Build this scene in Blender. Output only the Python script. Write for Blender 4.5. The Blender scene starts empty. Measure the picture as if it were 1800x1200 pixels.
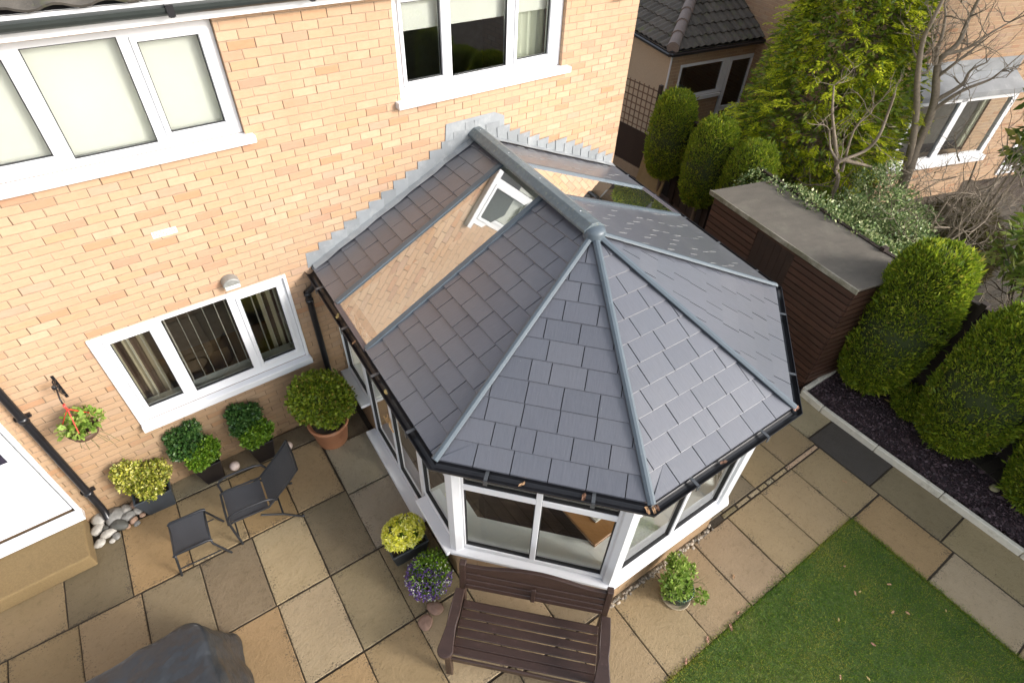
import bpy, math, random
import numpy as np
from mathutils import Vector, Matrix
R = math.radians
rng = np.random.default_rng(7)
random.seed(7)
sc = bpy.context.scene
col = sc.collection

# ------------------------------------------------------------------ camera, world, sun
cd = bpy.data.cameras.new('camera'); cam = bpy.data.objects.new('camera', cd); col.objects.link(cam)
cd.sensor_width = 36; cd.lens = 19.58; cd.clip_start = 0.05; cd.clip_end = 2000
right = Vector((0.80200, -0.59638, 0.03353)); up = Vector((0.38844, 0.56336, 0.72921)); back = right.cross(up)
m = Matrix((right, up, back)).transposed().to_4x4(); m.translation = (0, -5.3, 5.96)
cam.matrix_world = m
sc.camera = cam

SUN_AZ, SUN_EL = R(57), R(25)          # azimuth measured from +x towards -y
S = Vector((math.cos(SUN_EL)*math.cos(SUN_AZ), -math.cos(SUN_EL)*math.sin(SUN_AZ), math.sin(SUN_EL)))
w = bpy.data.worlds.new('World'); sc.world = w; w.use_nodes = True
nt = w.node_tree; bg = nt.nodes['Background']
sky = nt.nodes.new('ShaderNodeTexSky'); sky.sky_type = 'NISHITA'; sky.sun_disc = False
sky.sun_elevation = SUN_EL; sky.sun_rotation = math.atan2(S.x, S.y)
sky.air_density = 0.9; sky.dust_density = 2.0; sky.ozone_density = 0.6
hs = nt.nodes.new('ShaderNodeHueSaturation'); hs.inputs['Saturation'].default_value = 0.38
nt.links.new(sky.outputs[0], hs.inputs['Color']); nt.links.new(hs.outputs[0], bg.inputs[0])
bg.inputs[1].default_value = 0.15
sl = bpy.data.lights.new('sun', 'SUN'); sl.energy = 1.3; sl.angle = R(14); sl.color = (1.0, 0.955, 0.91)
so = bpy.data.objects.new('sun', sl); col.objects.link(so); so.rotation_euler = S.to_track_quat('Z', 'Y').to_euler()
sc.view_settings.view_transform = 'Standard'; sc.view_settings.look = 'None'
sc.view_settings.exposure = 1.38; sc.view_settings.gamma = 1

# ------------------------------------------------------------------ object helpers
def tag(o, label=None, cat=None, group=None, kind=None):
    if label: o['label'] = label
    if cat: o['category'] = cat
    if group: o['group'] = group
    if kind: o['kind'] = kind
    return o
def empty(name, loc=(0, 0, 0), rz=0, label=None, cat=None, group=None):
    o = bpy.data.objects.new(name, None); col.objects.link(o); o.location = loc; o.rotation_euler = (0, 0, rz)
    o.empty_display_size = 0.1
    return tag(o, label, cat, group)
def copy_tree(o, parent=None):
    c = o.copy(); col.objects.link(c); c.parent = parent
    for ch in [x for x in o.children]: copy_tree(ch, c)
    return c

class MB:
    def __init__(s): s.v = []; s.f = []; s.uv = []; s.sm = []; s.mi = []; s.cur = 0
    def add(s, vs, fs, uvs=None, smooth=False):
        b = len(s.v); s.v += [tuple(p) for p in vs]
        for i, f in enumerate(fs):
            s.f.append([b+k for k in f]); s.uv.append(uvs[i] if uvs else None); s.sm.append(smooth); s.mi.append(s.cur)
    def quad(s, a, b, c, d, uv=None): s.add([a, b, c, d], [(0, 1, 2, 3)], [uv] if uv else None)
    def box(s, x0, x1, y0, y1, z0, z1, T=None):
        vs = [(x0,y0,z0),(x1,y0,z0),(x1,y1,z0),(x0,y1,z0),(x0,y0,z1),(x1,y0,z1),(x1,y1,z1),(x0,y1,z1)]
        if T is not None: vs = [T @ Vector(p) for p in vs]
        s.add(vs, [(3,2,1,0),(4,5,6,7),(0,1,5,4),(1,2,6,5),(2,3,7,6),(3,0,4,7)])
    def beam(s, a, b, wd, ht, upv=(0, 0, 1)):
        "box from a to b, width wd sideways and height ht along up, centred"
        a = Vector(a); b = Vector(b); d = (b-a).normalized(); u = Vector(upv)
        sd = d.cross(u).normalized(); u = sd.cross(d)
        vs = []
        for p in (a, b):
            for i, j in ((-1,-1),(1,-1),(1,1),(-1,1)): vs.append(p + sd*(i*wd/2) + u*(j*ht/2))
        s.add(vs, [(0,1,2,3),(7,6,5,4),(0,4,5,1),(1,5,6,2),(2,6,7,3),(3,7,4,0)])
    def prism(s, pts, off):
        "extrude a polygon of 3d points by vector off"
        n = len(pts); off = Vector(off); vs = [Vector(p) for p in pts]; vs += [p+off for p in vs]
        s.add(vs, [tuple(range(n))[::-1], tuple(range(n, 2*n))] + [(i, (i+1) % n, (i+1) % n+n, i+n) for i in range(n)])
    def tube(s, pts, r, n=10, cap=True, close=False):
        pts = [Vector(p) for p in pts]; rr = r if isinstance(r, (list, tuple)) else [r]*len(pts)
        prev = None; rings = []
        for i, p in enumerate(pts):
            t = (pts[min(i+1, len(pts)-1)] - pts[max(i-1, 0)]).normalized()
            if prev is None:
                a = Vector((0, 0, 1)) if abs(t.z) < 0.9 else Vector((1, 0, 0)); u = t.cross(a).normalized()
            else: u = (prev - t*prev.dot(t)).normalized()
            prev = u; v = t.cross(u)
            rings.append([p + (u*math.cos(2*math.pi*k/n) + v*math.sin(2*math.pi*k/n))*rr[i] for k in range(n)])
        vs = [q for g in rings for q in g]; fs = []
        for i in range(len(pts)-1):
            for k in range(n): fs.append((i*n+k, i*n+(k+1) % n, (i+1)*n+(k+1) % n, (i+1)*n+k))
        s.add(vs, fs, smooth=True)
        if cap: s.add(rings[0]+rings[-1], [tuple(range(n))[::-1], tuple(range(n, 2*n))])
    def lathe(s, prof, c=(0, 0, 0), n=24, smooth=True):
        c = Vector(c); vs = []; fs = []
        for r_, z in prof:
            for k in range(n): vs.append(c+Vector((r_*math.cos(2*math.pi*k/n), r_*math.sin(2*math.pi*k/n), z)))
        for i in range(len(prof)-1):
            for k in range(n): fs.append((i*n+k, i*n+(k+1) % n, (i+1)*n+(k+1) % n, (i+1)*n+k))
        s.add(vs, fs, smooth=smooth)
    def build(s, name, mat, parent=None, bevel=0, loc=None, uvbox=True, seg=1, mat2=None):
        me = bpy.data.meshes.new(name)
        me.from_pydata([tuple(p) for p in s.v], [], s.f)
        me.materials.append(mat)
        uvl = me.uv_layers.new(name='UVMap')
        buf = np.zeros(len(me.loops)*2, np.float32); k = 0
        V = s.v
        for f, uv in zip(s.f, s.uv):
            if uv is None:
                a, b, c = (Vector(V[f[0]]), Vector(V[f[1]]), Vector(V[f[2]])); nn = (b-a).cross(c-a)
                ax, ay, az = abs(nn.x), abs(nn.y), abs(nn.z)
                for i in f:
                    p = V[i]
                    if az >= ax and az >= ay: q = (p[0], p[1])
                    elif ay >= ax: q = (p[0], p[2])
                    else: q = (p[1], p[2])
                    buf[k] = q[0]; buf[k+1] = q[1]; k += 2
            else:
                for q in uv: buf[k] = q[0]; buf[k+1] = q[1]; k += 2
        uvl.data.foreach_set('uv', buf)
        me.polygons.foreach_set('use_smooth', s.sm)
        if mat2: me.materials.append(mat2); me.polygons.foreach_set('material_index', s.mi)
        me.update(); me.validate()
        o = bpy.data.objects.new(name, me); col.objects.link(o)
        if parent: o.parent = parent
        if loc: o.location = loc
        if bevel:
            md = o.modifiers.new('bevel', 'BEVEL'); md.width = bevel; md.segments = seg; md.limit_method = 'ANGLE'; md.angle_limit = R(35)
        return o

def np_mesh(name, V, k, mat, parent=None, smooth=False, loc=None):
    "V: (n*k,3) array, faces of k consecutive vertices"
    me = bpy.data.meshes.new(name); n = len(V)//k
    me.vertices.add(len(V)); me.vertices.foreach_set('co', V.astype(np.float32).ravel())
    me.loops.add(len(V)); me.loops.foreach_set('vertex_index', np.arange(len(V), dtype=np.int32))
    me.polygons.add(n); me.polygons.foreach_set('loop_start', np.arange(n, dtype=np.int32)*k)
    me.polygons.foreach_set('loop_total', np.full(n, k, np.int32))
    if smooth: me.polygons.foreach_set('use_smooth', np.ones(n, bool))
    me.materials.append(mat); me.update(calc_edges=True)
    o = bpy.data.objects.new(name, me); col.objects.link(o)
    if parent: o.parent = parent
    if loc: o.location = loc
    return o

def nrm(a): return a/np.maximum(np.linalg.norm(a, axis=-1, keepdims=True), 1e-9)
def leaves(P, D, L, W, fold=0.0, side=None, mid=0.5):
    "diamond leaves rooted at P, pointing along D"
    n = len(P); D = nrm(D)
    if side is None: side = nrm(np.cross(D, nrm(rng.normal(size=(n, 3)))))
    L = np.broadcast_to(np.asarray(L, float).reshape(-1, 1), (n, 1)); W = np.broadcast_to(np.asarray(W, float).reshape(-1, 1), (n, 1))
    up_ = np.cross(side, D)
    a = P; b = P + D*L*mid + side*W + up_*W*fold; c = P + D*L; d = P + D*L*mid - side*W + up_*W*fold
    return np.stack([a, b, c, d], 1).reshape(-1, 3)

# ------------------------------------------------------------------ materials
def new_mat(name):
    m_ = bpy.data.materials.new(name); m_.use_nodes = True; t = m_.node_tree
    return m_, t, t.nodes['Principled BSDF'], t.nodes, t.links
def N(t, typ, **kw):
    n = t.nodes.new(typ)
    for k, v in kw.items():
        if k.startswith('i_'):
            key = k[2:]; n.inputs[int(key) if key.isdigit() else key].default_value = v
        else: setattr(n, k, v)
    return n
def math_(t, op, a, b=None, c=None):
    n = t.nodes.new('ShaderNodeMath'); n.operation = op
    for i, x in enumerate((a, b, c)):
        if x is None: continue
        if isinstance(x, (int, float)): n.inputs[i].default_value = x
        else: t.links.new(x, n.inputs[i])
    return n.outputs[0]
def ramp(t, fac, stops, interp='LINEAR'):
    n = t.nodes.new('ShaderNodeValToRGB'); n.color_ramp.interpolation = interp
    e = n.color_ramp.elements
    while len(e) > 1: e.remove(e[-1])
    e[0].position = stops[0][0]; e[0].color = (*stops[0][1], 1)
    for p, c in stops[1:]:
        x = e.new(p); x.color = (*c, 1)
    t.links.new(fac, n.inputs[0]); return n.outputs[0]
def mixc(t, fac, a, b, blend='MIX'):
    n = t.nodes.new('ShaderNodeMix'); n.data_type = 'RGBA'; n.blend_type = blend
    for idx, x in ((0, fac), (6, a), (7, b)):
        if isinstance(x, (int, float)): n.inputs[idx].default_value = x
        elif isinstance(x, tuple): n.inputs[idx].default_value = (*x, 1)
        else: t.links.new(x, n.inputs[idx])
    return n.outputs[2]
def noise(t, vec, scale, detail=4, rough=0.6, out=0):
    n = N(t, 'ShaderNodeTexNoise'); n.inputs['Scale'].default_value = scale; n.inputs['Detail'].default_value = detail; n.inputs['Roughness'].default_value = rough
    if vec is not None: t.links.new(vec, n.inputs['Vector'])
    return n.outputs[out]
def coords(t, kind='Object'): return N(t, 'ShaderNodeTexCoord').outputs[kind]
def bump(t, h, strength, dist, bs):
    n = N(t, 'ShaderNodeBump'); n.inputs['Strength'].default_value = strength; n.inputs['Distance'].default_value = dist
    t.links.new(h, n.inputs['Height']); t.links.new(n.outputs[0], bs.inputs['Normal'])
def island(t): return N(t, 'ShaderNodeNewGeometry').outputs['Random Per Island']

def simple(name, c, rough=0.5, metal=0.0, nscale=8.0, namt=0.25, isl=0.0, bmp=0.0, bscale=60, spec=0.5, stretch=None, dirt=None):
    m_, t, bs, nn, L = new_mat(name)
    v = coords(t)
    if stretch:
        mp = N(t, 'ShaderNodeMapping'); mp.inputs['Scale'].default_value = stretch; L.new(v, mp.inputs[0]); v = mp.outputs[0]
    nz = noise(t, v, nscale)
    f = math_(t, 'MULTIPLY_ADD', math_(t, 'SUBTRACT', nz, 0.5), namt*2, 1.0)
    if isl: f = math_(t, 'MULTIPLY', f, math_(t, 'MULTIPLY_ADD', math_(t, 'SUBTRACT', island(t), 0.5), isl*2, 1.0))
    cb = N(t, 'ShaderNodeCombineColor'); L.new(f, cb.inputs[0]); L.new(f, cb.inputs[1]); L.new(f, cb.inputs[2])
    out = mixc(t, 1.0, tuple(c), cb.outputs[0], 'MULTIPLY')
    if dirt:
        d = noise(t, coords(t), dirt[1], 6, 0.7)
        out = mixc(t, math_(t, 'MULTIPLY', math_(t, 'SMOOTH_MIN', math_(t, 'MAXIMUM', math_(t, 'MULTIPLY', math_(t, 'SUBTRACT', d, dirt[3]), 6.0), 0.0), 1.0, 0.1), dirt[2]), out, dirt[0])
    L.new(out, bs.inputs['Base Color'])
    bs.inputs['Roughness'].default_value = rough; bs.inputs['Metallic'].default_value = metal
    bs.inputs['Specular IOR Level'].default_value = spec
    if bmp: bump(t, noise(t, v, bscale, 5, 0.7), bmp, 0.01, bs)
    return m_

def brick_mat(name, stops, mortar, bw=0.225, bh=0.075, mw=0.010, dirt_shade=True):
    m_, t, bs, nn, L = new_mat(name)
    uv = coords(t, 'UV')
    wob = N(t, 'ShaderNodeTexNoise'); wob.inputs['Scale'].default_value = 9; L.new(uv, wob.inputs['Vector'])
    sub = N(t, 'ShaderNodeVectorMath', operation='SUBTRACT'); L.new(wob.outputs['Color'], sub.inputs[0]); sub.inputs[1].default_value = (.5, .5, .5)
    sca = N(t, 'ShaderNodeVectorMath', operation='SCALE'); L.new(sub.outputs[0], sca.inputs[0]); sca.inputs['Scale'].default_value = 0.008
    add = N(t, 'ShaderNodeVectorMath', operation='ADD'); L.new(uv, add.inputs[0]); L.new(sca.outputs[0], add.inputs[1])
    sp = N(t, 'ShaderNodeSeparateXYZ'); L.new(add.outputs[0], sp.inputs[0])
    v = math_(t, 'DIVIDE', sp.outputs[1], bh); row = math_(t, 'FLOOR', v); fv = math_(t, 'FRACT', v)
    sh = math_(t, 'MULTIPLY', math_(t, 'MODULO', math_(t, 'ABSOLUTE', row), 2.0), 0.5)
    wn0 = N(t, 'ShaderNodeTexWhiteNoise', noise_dimensions='1D'); L.new(row, wn0.inputs['W'])
    jit = math_(t, 'MULTIPLY', wn0.outputs[0], 0.12)
    u = math_(t, 'ADD', math_(t, 'ADD', math_(t, 'DIVIDE', sp.outputs[0], bw), sh), jit)
    fu = math_(t, 'FRACT', u)
    cb = N(t, 'ShaderNodeCombineXYZ'); L.new(math_(t, 'FLOOR', u), cb.inputs[0]); L.new(row, cb.inputs[1])
    wn = N(t, 'ShaderNodeTexWhiteNoise', noise_dimensions='2D'); L.new(cb.outputs[0], wn.inputs['Vector'])
    c = ramp(t, wn.outputs[0], stops)
    # within-brick mottling
    mp = N(t, 'ShaderNodeMapping'); mp.inputs['Scale'].default_value = (1, 2.5, 1); L.new(uv, mp.inputs[0])
    n1 = noise(t, mp.outputs[0], 14, 5, 0.7)
    c = mixc(t, math_(t, 'MULTIPLY', n1, 0.85), c, mixc(t, 1.0, c, (0.66, 0.62, 0.56), 'MULTIPLY'))
    n4 = noise(t, uv, 60, 3, 0.7)
    c = mixc(t, math_(t, 'MULTIPLY', n4, 0.5), c, mixc(t, 1.0, c, (1.18, 1.2, 1.25), 'MULTIPLY'))
    n2 = noise(t, uv, 1.1, 4, 0.6)
    c = mixc(t, math_(t, 'MULTIPLY', n2, 0.30), c, (0.50, 0.36, 0.25))
    mps = N(t, 'ShaderNodeMapping'); mps.inputs['Scale'].default_value = (3.5, 0.5, 1); L.new(uv, mps.inputs[0]); n5 = noise(t, mps.outputs[0], 1.6, 5, 0.7)
    c = mixc(t, math_(t, 'MULTIPLY', math_(t, 'MAXIMUM', math_(t, 'SUBTRACT', n5, 0.5), 0.0), 1.6), c, (0.36, 0.24, 0.14))
    # mortar mask: distance to brick edge
    eu = math_(t, 'MULTIPLY', math_(t, 'SUBTRACT', 0.5, math_(t, 'ABSOLUTE', math_(t, 'SUBTRACT', fu, 0.5))), bw)
    ev = math_(t, 'MULTIPLY', math_(t, 'SUBTRACT', 0.5, math_(t, 'ABSOLUTE', math_(t, 'SUBTRACT', fv, 0.5))), bh)
    e = math_(t, 'MINIMUM', eu, ev)
    n3 = noise(t, uv, 45, 3)
    e2 = math_(t, 'ADD', e, math_(t, 'MULTIPLY', math_(t, 'SUBTRACT', n3, 0.5), 0.004))
    mr = N(t, 'ShaderNodeMapRange'); L.new(e2, mr.inputs[0]); mr.inputs[1].default_value = mw*0.35; mr.inputs[2].default_value = mw*0.65
    # some perpend joints are open and dark
    wj = math_(t, 'MULTIPLY', math_(t, 'LESS_THAN', eu, 0.0042), math_(t, 'GREATER_THAN', wn.outputs[0], 0.45))
    mcol = mixc(t, math_(t, 'MULTIPLY', wj, 0.85), mortar, (mortar[0]*0.25, mortar[1]*0.22, mortar[2]*0.18))
    c = mixc(t, mr.outputs[0], mcol, c)
    if dirt_shade:   # green-brown dirt near the ground, with the lower wall's shade painted in
        spz = N(t, 'ShaderNodeSeparateXYZ'); L.new(coords(t), spz.inputs[0])
        g = N(t, 'ShaderNodeMapRange'); L.new(math_(t, 'ADD', spz.outputs[2], math_(t, 'MULTIPLY', math_(t, 'SUBTRACT', n2, 0.5), 0.8)), g.inputs[0]); g.inputs[1].default_value = 2.5; g.inputs[2].default_value = 0.05
        c = mixc(t, math_(t, 'MULTIPLY', g.outputs[0], 0.62), c, (0.20, 0.135, 0.065))
    L.new(c, bs.inputs['Base Color']); bs.inputs['Roughness'].default_value = 0.85; bs.inputs['Specular IOR Level'].default_value = 0.25
    h = math_(t, 'ADD', mr.outputs[0], math_(t, 'MULTIPLY', n1, 0.5))
    bump(t, h, 0.6, 0.008, bs)
    return m_

BUFF = [(0.0, (0.484, 0.321, 0.202)), (0.2, (0.512, 0.330, 0.211)), (0.4, (0.470, 0.301, 0.184)), (0.55, (0.521, 0.354, 0.233)), (0.70, (0.493, 0.297, 0.167)),
        (0.82, (0.530, 0.377, 0.251)), (0.90, (0.446, 0.297, 0.211)), (0.955, (0.465, 0.239, 0.126)), (0.985, (0.428, 0.249, 0.162)), (1.0, (0.372, 0.239, 0.162))]
brickM = brick_mat('buff_brick', BUFF, (0.37, 0.265, 0.18))
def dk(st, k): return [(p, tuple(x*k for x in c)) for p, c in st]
brickN = brick_mat('neighbour_brick', dk(BUFF, 0.72), (0.45, 0.33, 0.2), dirt_shade=False)
whiteM = simple('white_upvc', (0.66, 0.665, 0.68), 0.35, namt=0.03, dirt=((0.55, 0.53, 0.48), 5, 0.25, 0.62))
whiteI = simple('white_plaster', (0.88, 0.90, 0.86), 0.8, namt=0.04)
blackP = simple('black_plastic', (0.012, 0.012, 0.014), 0.28, namt=0.3)
rubber = simple('black_gasket', (0.02, 0.02, 0.022), 0.6)
leadM = simple('lead_sheet', (0.22, 0.235, 0.245), 0.55, 0.0, nscale=5, namt=0.2, isl=.12, bmp=0.15, bscale=12, dirt=((0.36, 0.37, 0.37), 4, 0.6, 0.5))
leadO = simple('old_lead', (0.20, 0.21, 0.22), 0.5, 0.0, nscale=3, namt=0.35, bmp=.2, bscale=10, dirt=((0.34, 0.34, 0.34), 3, 0.6, 0.55))
alu = simple('grey_aluminium_cap', (0.080, 0.102, 0.120), 0.42, 0.0, nscale=5, namt=0.2, spec=.5, dirt=((0.24, 0.26, 0.25), 30, 0.5, 0.6))
aluG = simple('ridge_mossy_cap', (0.105, 0.13, 0.14), 0.45, 0.0, nscale=16, namt=0.45, dirt=((0.24, 0.25, 0.19), 26, 0.8, 0.55))
darkU = simple('roof_underlay', (0.012, 0.012, 0.013), 0.7)

def slate_mat():
    m_, t, bs, nn, L = new_mat('grey_slate')
    uv = coords(t, 'UV'); isl = island(t)
    cb = N(t, 'ShaderNodeVectorMath', operation='ADD'); L.new(uv, cb.inputs[0])
    k = N(t, 'ShaderNodeCombineXYZ'); L.new(math_(t, 'MULTIPLY', isl, 37.0), k.inputs[0]); L.new(math_(t, 'MULTIPLY', isl, 91.0), k.inputs[1]); L.new(k.outputs[0], cb.inputs[1])
    mp = N(t, 'ShaderNodeMapping'); mp.inputs['Scale'].default_value = (60, 7, 1); L.new(cb.outputs[0], mp.inputs[0])
    st = noise(t, mp.outputs[0], 1.0, 5, 0.65)
    n2 = noise(t, cb.outputs[0], 9, 5, 0.7)
    c = ramp(t, isl, [(0, (0.056, 0.064, 0.080)), (0.35, (0.073, 0.079, 0.097)), (0.7, (0.068, 0.077, 0.094)), (1, (0.092, 0.097, 0.112))])
    c = mixc(t, math_(t, 'MULTIPLY', st, 0.6), c, (0.14, 0.145, 0.168))
    c = mixc(t, math_(t, 'MULTIPLY', n2, 0.35), c, (0.07, 0.062, 0.065))
    sp = noise(t, uv, 42, 2, 0.5)
    spk = math_(t, 'GREATER_THAN', sp, 0.765)
    c = mixc(t, math_(t, 'MULTIPLY', spk, 0.5), c, (0.3, 0.3, 0.26))
    L.new(c, bs.inputs['Base Color'])
    L.new(math_(t, 'MULTIPLY_ADD', n2, 0.22, 0.24), bs.inputs['Roughness'])
    bs.inputs['Specular IOR Level'].default_value = 0.8; bs.inputs['Coat Weight'].default_value = 0.6; bs.inputs['Coat Roughness'].default_value = 0.33
    bump(t, math_(t, 'ADD', st, n2), 0.35, 0.006, bs)
    return m_
slateM = slate_mat()

def glass_mat(name, tint, boost, dirt=0.0):
    m_, t, bs, nn, L = new_mat(name); nn.remove(bs)
    tr = N(t, 'ShaderNodeBsdfTransparent'); tr.inputs[0].default_value = (*tint, 1)
    gl = N(t, 'ShaderNodeBsdfGlossy'); gl.inputs['Roughness'].default_value = 0.0; gl.inputs[0].default_value = (1, 1, 1, 1)
    fr = N(t, 'ShaderNodeFresnel'); fr.inputs['IOR'].default_value = 1.5
    fac = math_(t, 'MINIMUM', math_(t, 'MULTIPLY_ADD', fr.outputs[0], boost, max(0.0, boost-1.0)*0.04), 1.0)
    mx = N(t, 'ShaderNodeMixShader'); L.new(fac, mx.inputs[0]); L.new(tr.outputs[0], mx.inputs[1]); L.new(gl.outputs[0], mx.inputs[2])
    res = mx.outputs[0]
    if dirt:
        df = N(t, 'ShaderNodeBsdfDiffuse'); df.inputs[0].default_value = (0.6, 0.6, 0.55, 1)
        m2 = N(t, 'ShaderNodeMixShader'); L.new(math_(t, 'MULTIPLY', noise(t, coords(t), 6, 5), dirt), m2.inputs[0]); L.new(res, m2.inputs[1]); L.new(df.outputs[0], m2.inputs[2]); res = m2.outputs[0]
    L.new(res, nn['Material Output'].inputs[0]); return m_
glassM = glass_mat('window_glass', (0.88, 0.92, 0.90), 1.6)
glassC = glass_mat('conservatory_glass', (0.97, 0.99, 0.98), 0.9, 0.012)
glassR = glass_mat('coated_roof_glass', (0.50, 0.55, 0.54), 5.4, 0.03)

def leaf_mat(name, stops, trans=0.25, rough=0.5, spec=0.4):
    m_, t, bs, nn, L = new_mat(name)
    c = ramp(t, island(t), stops)
    n_ = noise(t, coords(t), 2.2, 3)
    c = mixc(t, math_(t, 'MULTIPLY', n_, 0.5), c, mixc(t, 1.0, c, (0.75, 0.82, 0.6), 'MULTIPLY'))
    L.new(c, bs.inputs['Base Color']); bs.inputs['Roughness'].default_value = rough; bs.inputs['Specular IOR Level'].default_value = spec
    tl = N(t, 'ShaderNodeBsdfTranslucent'); L.new(c, tl.inputs[0])
    mx = N(t, 'ShaderNodeMixShader'); mx.inputs[0].default_value = trans; L.new(bs.outputs[0], mx.inputs[1]); L.new(tl.outputs[0], mx.inputs[2])
    L.new(mx.outputs[0], nn['Material Output'].inputs[0]); return m_
hedgeL = leaf_mat('conifer_sprays', [(0, (0.095, 0.15, 0.017)), (0.35, (0.18, 0.26, 0.02)), (0.7, (0.30, 0.38, 0.025)), (0.93, (0.48, 0.50, 0.045)), (1, (0.24, 0.17, 0.05))], 0.35)
hedgeC = simple('conifer_core', (0.035, 0.05, 0.012), 0.9, namt=0.4)
barkM = simple('bark', (0.13, 0.10, 0.07), 0.85, nscale=20, namt=0.5, bmp=0.6, bscale=30)
barkP = simple('pale_bark', (0.22, 0.175, 0.125), 0.8, nscale=25, namt=0.5, bmp=0.4, bscale=40)

def slab_mat():
    m_, t, bs, nn, L = new_mat('sandstone_flags')
    at = N(t, 'ShaderNodeAttribute'); at.attribute_name = 'tone'
    v = coords(t)
    c = at.outputs['Color']
    n1 = noise(t, v, 2.0, 6, 0.65); n2 = noise(t, v, 38, 4, 0.7); n3 = noise(t, v, 5.5, 7, 0.75)
    c = mixc(t, math_(t, 'MULTIPLY', n1, 0.9), c, mixc(t, 1.0, c, (0.64, 0.62, 0.54), 'MULTIPLY'))
    c = mixc(t, math_(t, 'MULTIPLY', n3, 0.45), c, mixc(t, 1.0, c, (1.45, 1.4, 1.28), 'MULTIPLY'))
    n6 = noise(t, v, 14, 6, 0.8)
    c = mixc(t, math_(t, 'MULTIPLY', math_(t, 'MAXIMUM', math_(t, 'SUBTRACT', n6, 0.52), 0.0), 3.2), c, mixc(t, 1.0, c, (0.62, 0.60, 0.52), 'MULTIPLY'))
    c = mixc(t, math_(t, 'MULTIPLY', n2, 0.35), c, mixc(t, 1.0, c, (1.25, 1.2, 1.1), 'MULTIPLY'))
    # lichen: dark specks gathered along slab edges (edge attr) and in patches
    ed = N(t, 'ShaderNodeAttribute'); ed.attribute_name = 'edge'
    sp = noise(t, v, 55, 3, 0.6)
    thr = math_(t, 'SUBTRACT', 0.765, math_(t, 'MULTIPLY', math_(t, 'MULTIPLY', n3, n3), math_(t, 'MULTIPLY_ADD', ed.outputs['Fac'], 0.55, 0.30)))
    mr = N(t, 'ShaderNodeMapRange'); L.new(math_(t, 'SUBTRACT', sp, thr), mr.inputs[0]); mr.inputs[1].default_value = -0.01; mr.inputs[2].default_value = 0.03
    c = mixc(t, math_(t, 'MULTIPLY', mr.outputs[0], 0.62), c, (0.055, 0.045, 0.035))
    L.new(c, bs.inputs['Base Color'])
    wet = noise(t, v, 1.3, 3)
    L.new(math_(t, 'MULTIPLY_ADD', wet, -0.35, 0.86), bs.inputs['Roughness']); bs.inputs['Specular IOR Level'].default_value = 0.35
    bump(t, math_(t, 'ADD', n2, math_(t, 'MULTIPLY', n6, 2.0)), 0.6, 0.008, bs)
    return m_
slabM = slab_mat()
soilM = simple('soil', (0.05, 0.034, 0.024), 0.95, nscale=6, namt=0.5, bmp=1.0, bscale=25)

def xy(u, v, z=0.0):
    th = R(-2.377); return (u*math.cos(th)-v*math.sin(th), u*math.sin(th)+v*math.cos(th), z)

# ------------------------------------------------------------------ ground
g = MB(); g.quad((-90, -90, -0.06), (90, -90, -0.06), (90, 90, -0.06), (-90, 90, -0.06)); tag(g.build('ground', soilM), kind='structure')

TAN = (0.275, 0.205, 0.122); TAN2 = (0.30, 0.225, 0.135); SAND = (0.33, 0.260, 0.172); GREY = (0.165, 0.134, 0.090); GRB = (0.205, 0.162, 0.106); OCH = (0.30, 0.210, 0.112)
DARK = (0.060, 0.054, 0.047); CON = (0.25, 0.215, 0.155); PINK = (0.50, 0.36, 0.25); MOSS = (0.20, 0.165, 0.095)
slabs = []
def rowslabs(v1, v0, us, cols, z=0.0):
    for i in range(len(us)-1): slabs.append((us[i], us[i+1], v0, v1, cols[i % len(cols)], z))
rowslabs(-0.0, -0.31, [-1.2, -0.92, -0.35, 0.22, 0.80, 1.4], [GREY, CON, GRB, GREY, CON])
rowslabs(-0.32, -1.235, [-4.8, -4.2, -3.6, -3.0, -2.35, -1.77], [TAN])
slabs.append((-2.66, -2.065, -1.235, -0.30, TAN, 0.0)); slabs.append((-2.065, -1.49, -1.235, -0.36, GREY, 0.0))
slabs = [s for s in slabs if not (s[0] in (-3.0, -2.35) and s[2] == -1.235)]
rowslabs(-0.325, -1.235, [-1.49, -0.915, -0.33, 0.22, 0.785], [OCH, TAN2, OCH, TAN])
rowslabs(-1.245, -2.13, [-4.9, -4.3, -3.7, -3.15, -2.56, -1.98, -1.42, -0.86, -0.31, 0.26, 0.80], [TAN, SAND, GRB, TAN, TAN, TAN2, (0.205,0.168,0.11), GRB, SAND, GREY])
rowslabs(-2.14, -3.02, [-5.0, -4.4, -3.8, -3.2, -2.6, -2.0, -1.43, -0.87, -0.30, 0.26, 0.815, 1.40], [TAN, GRB, SAND, TAN, GRB, OCH, SAND, OCH, SAND, (0.22,0.18,0.118), GRB])
rowslabs(-3.03, -3.92, [-5.0, -4.4, -3.8, -3.2, -2.6, -2.0, -1.43, -0.87, -0.30, 0.26, 0.815], [TAN, GRB, OCH])
slabs.append((0.815, 1.405, -3.92, -3.03, (0.33,0.26,0.165), 0.0))
slabs.append((1.405, 2.0, -4.03, -3.03, (0.32,0.25,0.155), 0.0)); slabs.append((2.0, 2.59, -4.03, -3.45, GRB, 0.0)); slabs.append((2.59, 4.0, -4.05, -3.5, GREY, 0.0))
rowslabs(-3.93, -4.86, [-5.0, -4.4, -3.8, -3.2, -2.6, -2.0, -1.4, -0.8, -0.2, 0.26, 0.815, 1.405], [TAN, OCH, GRB, SAND])
rowslabs(-4.04, -4.87, [1.405, 2.0, 2.595, 3.205, 3.82, 4.415, 5.03, 5.66, 6.27], [GRB, TAN2, (0.295,0.222,0.138), TAN, (0.30,0.225,0.138), TAN, (0.31,0.232,0.142), (0.295,0.222,0.134)])
rowslabs(-4.87, -5.75, [-5.0, -4.4, -3.8, -3.2, -2.6, -2.0, -1.4, -0.8, -0.2, 0.4, 1.0], [OCH, SAND, GRB])
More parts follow.
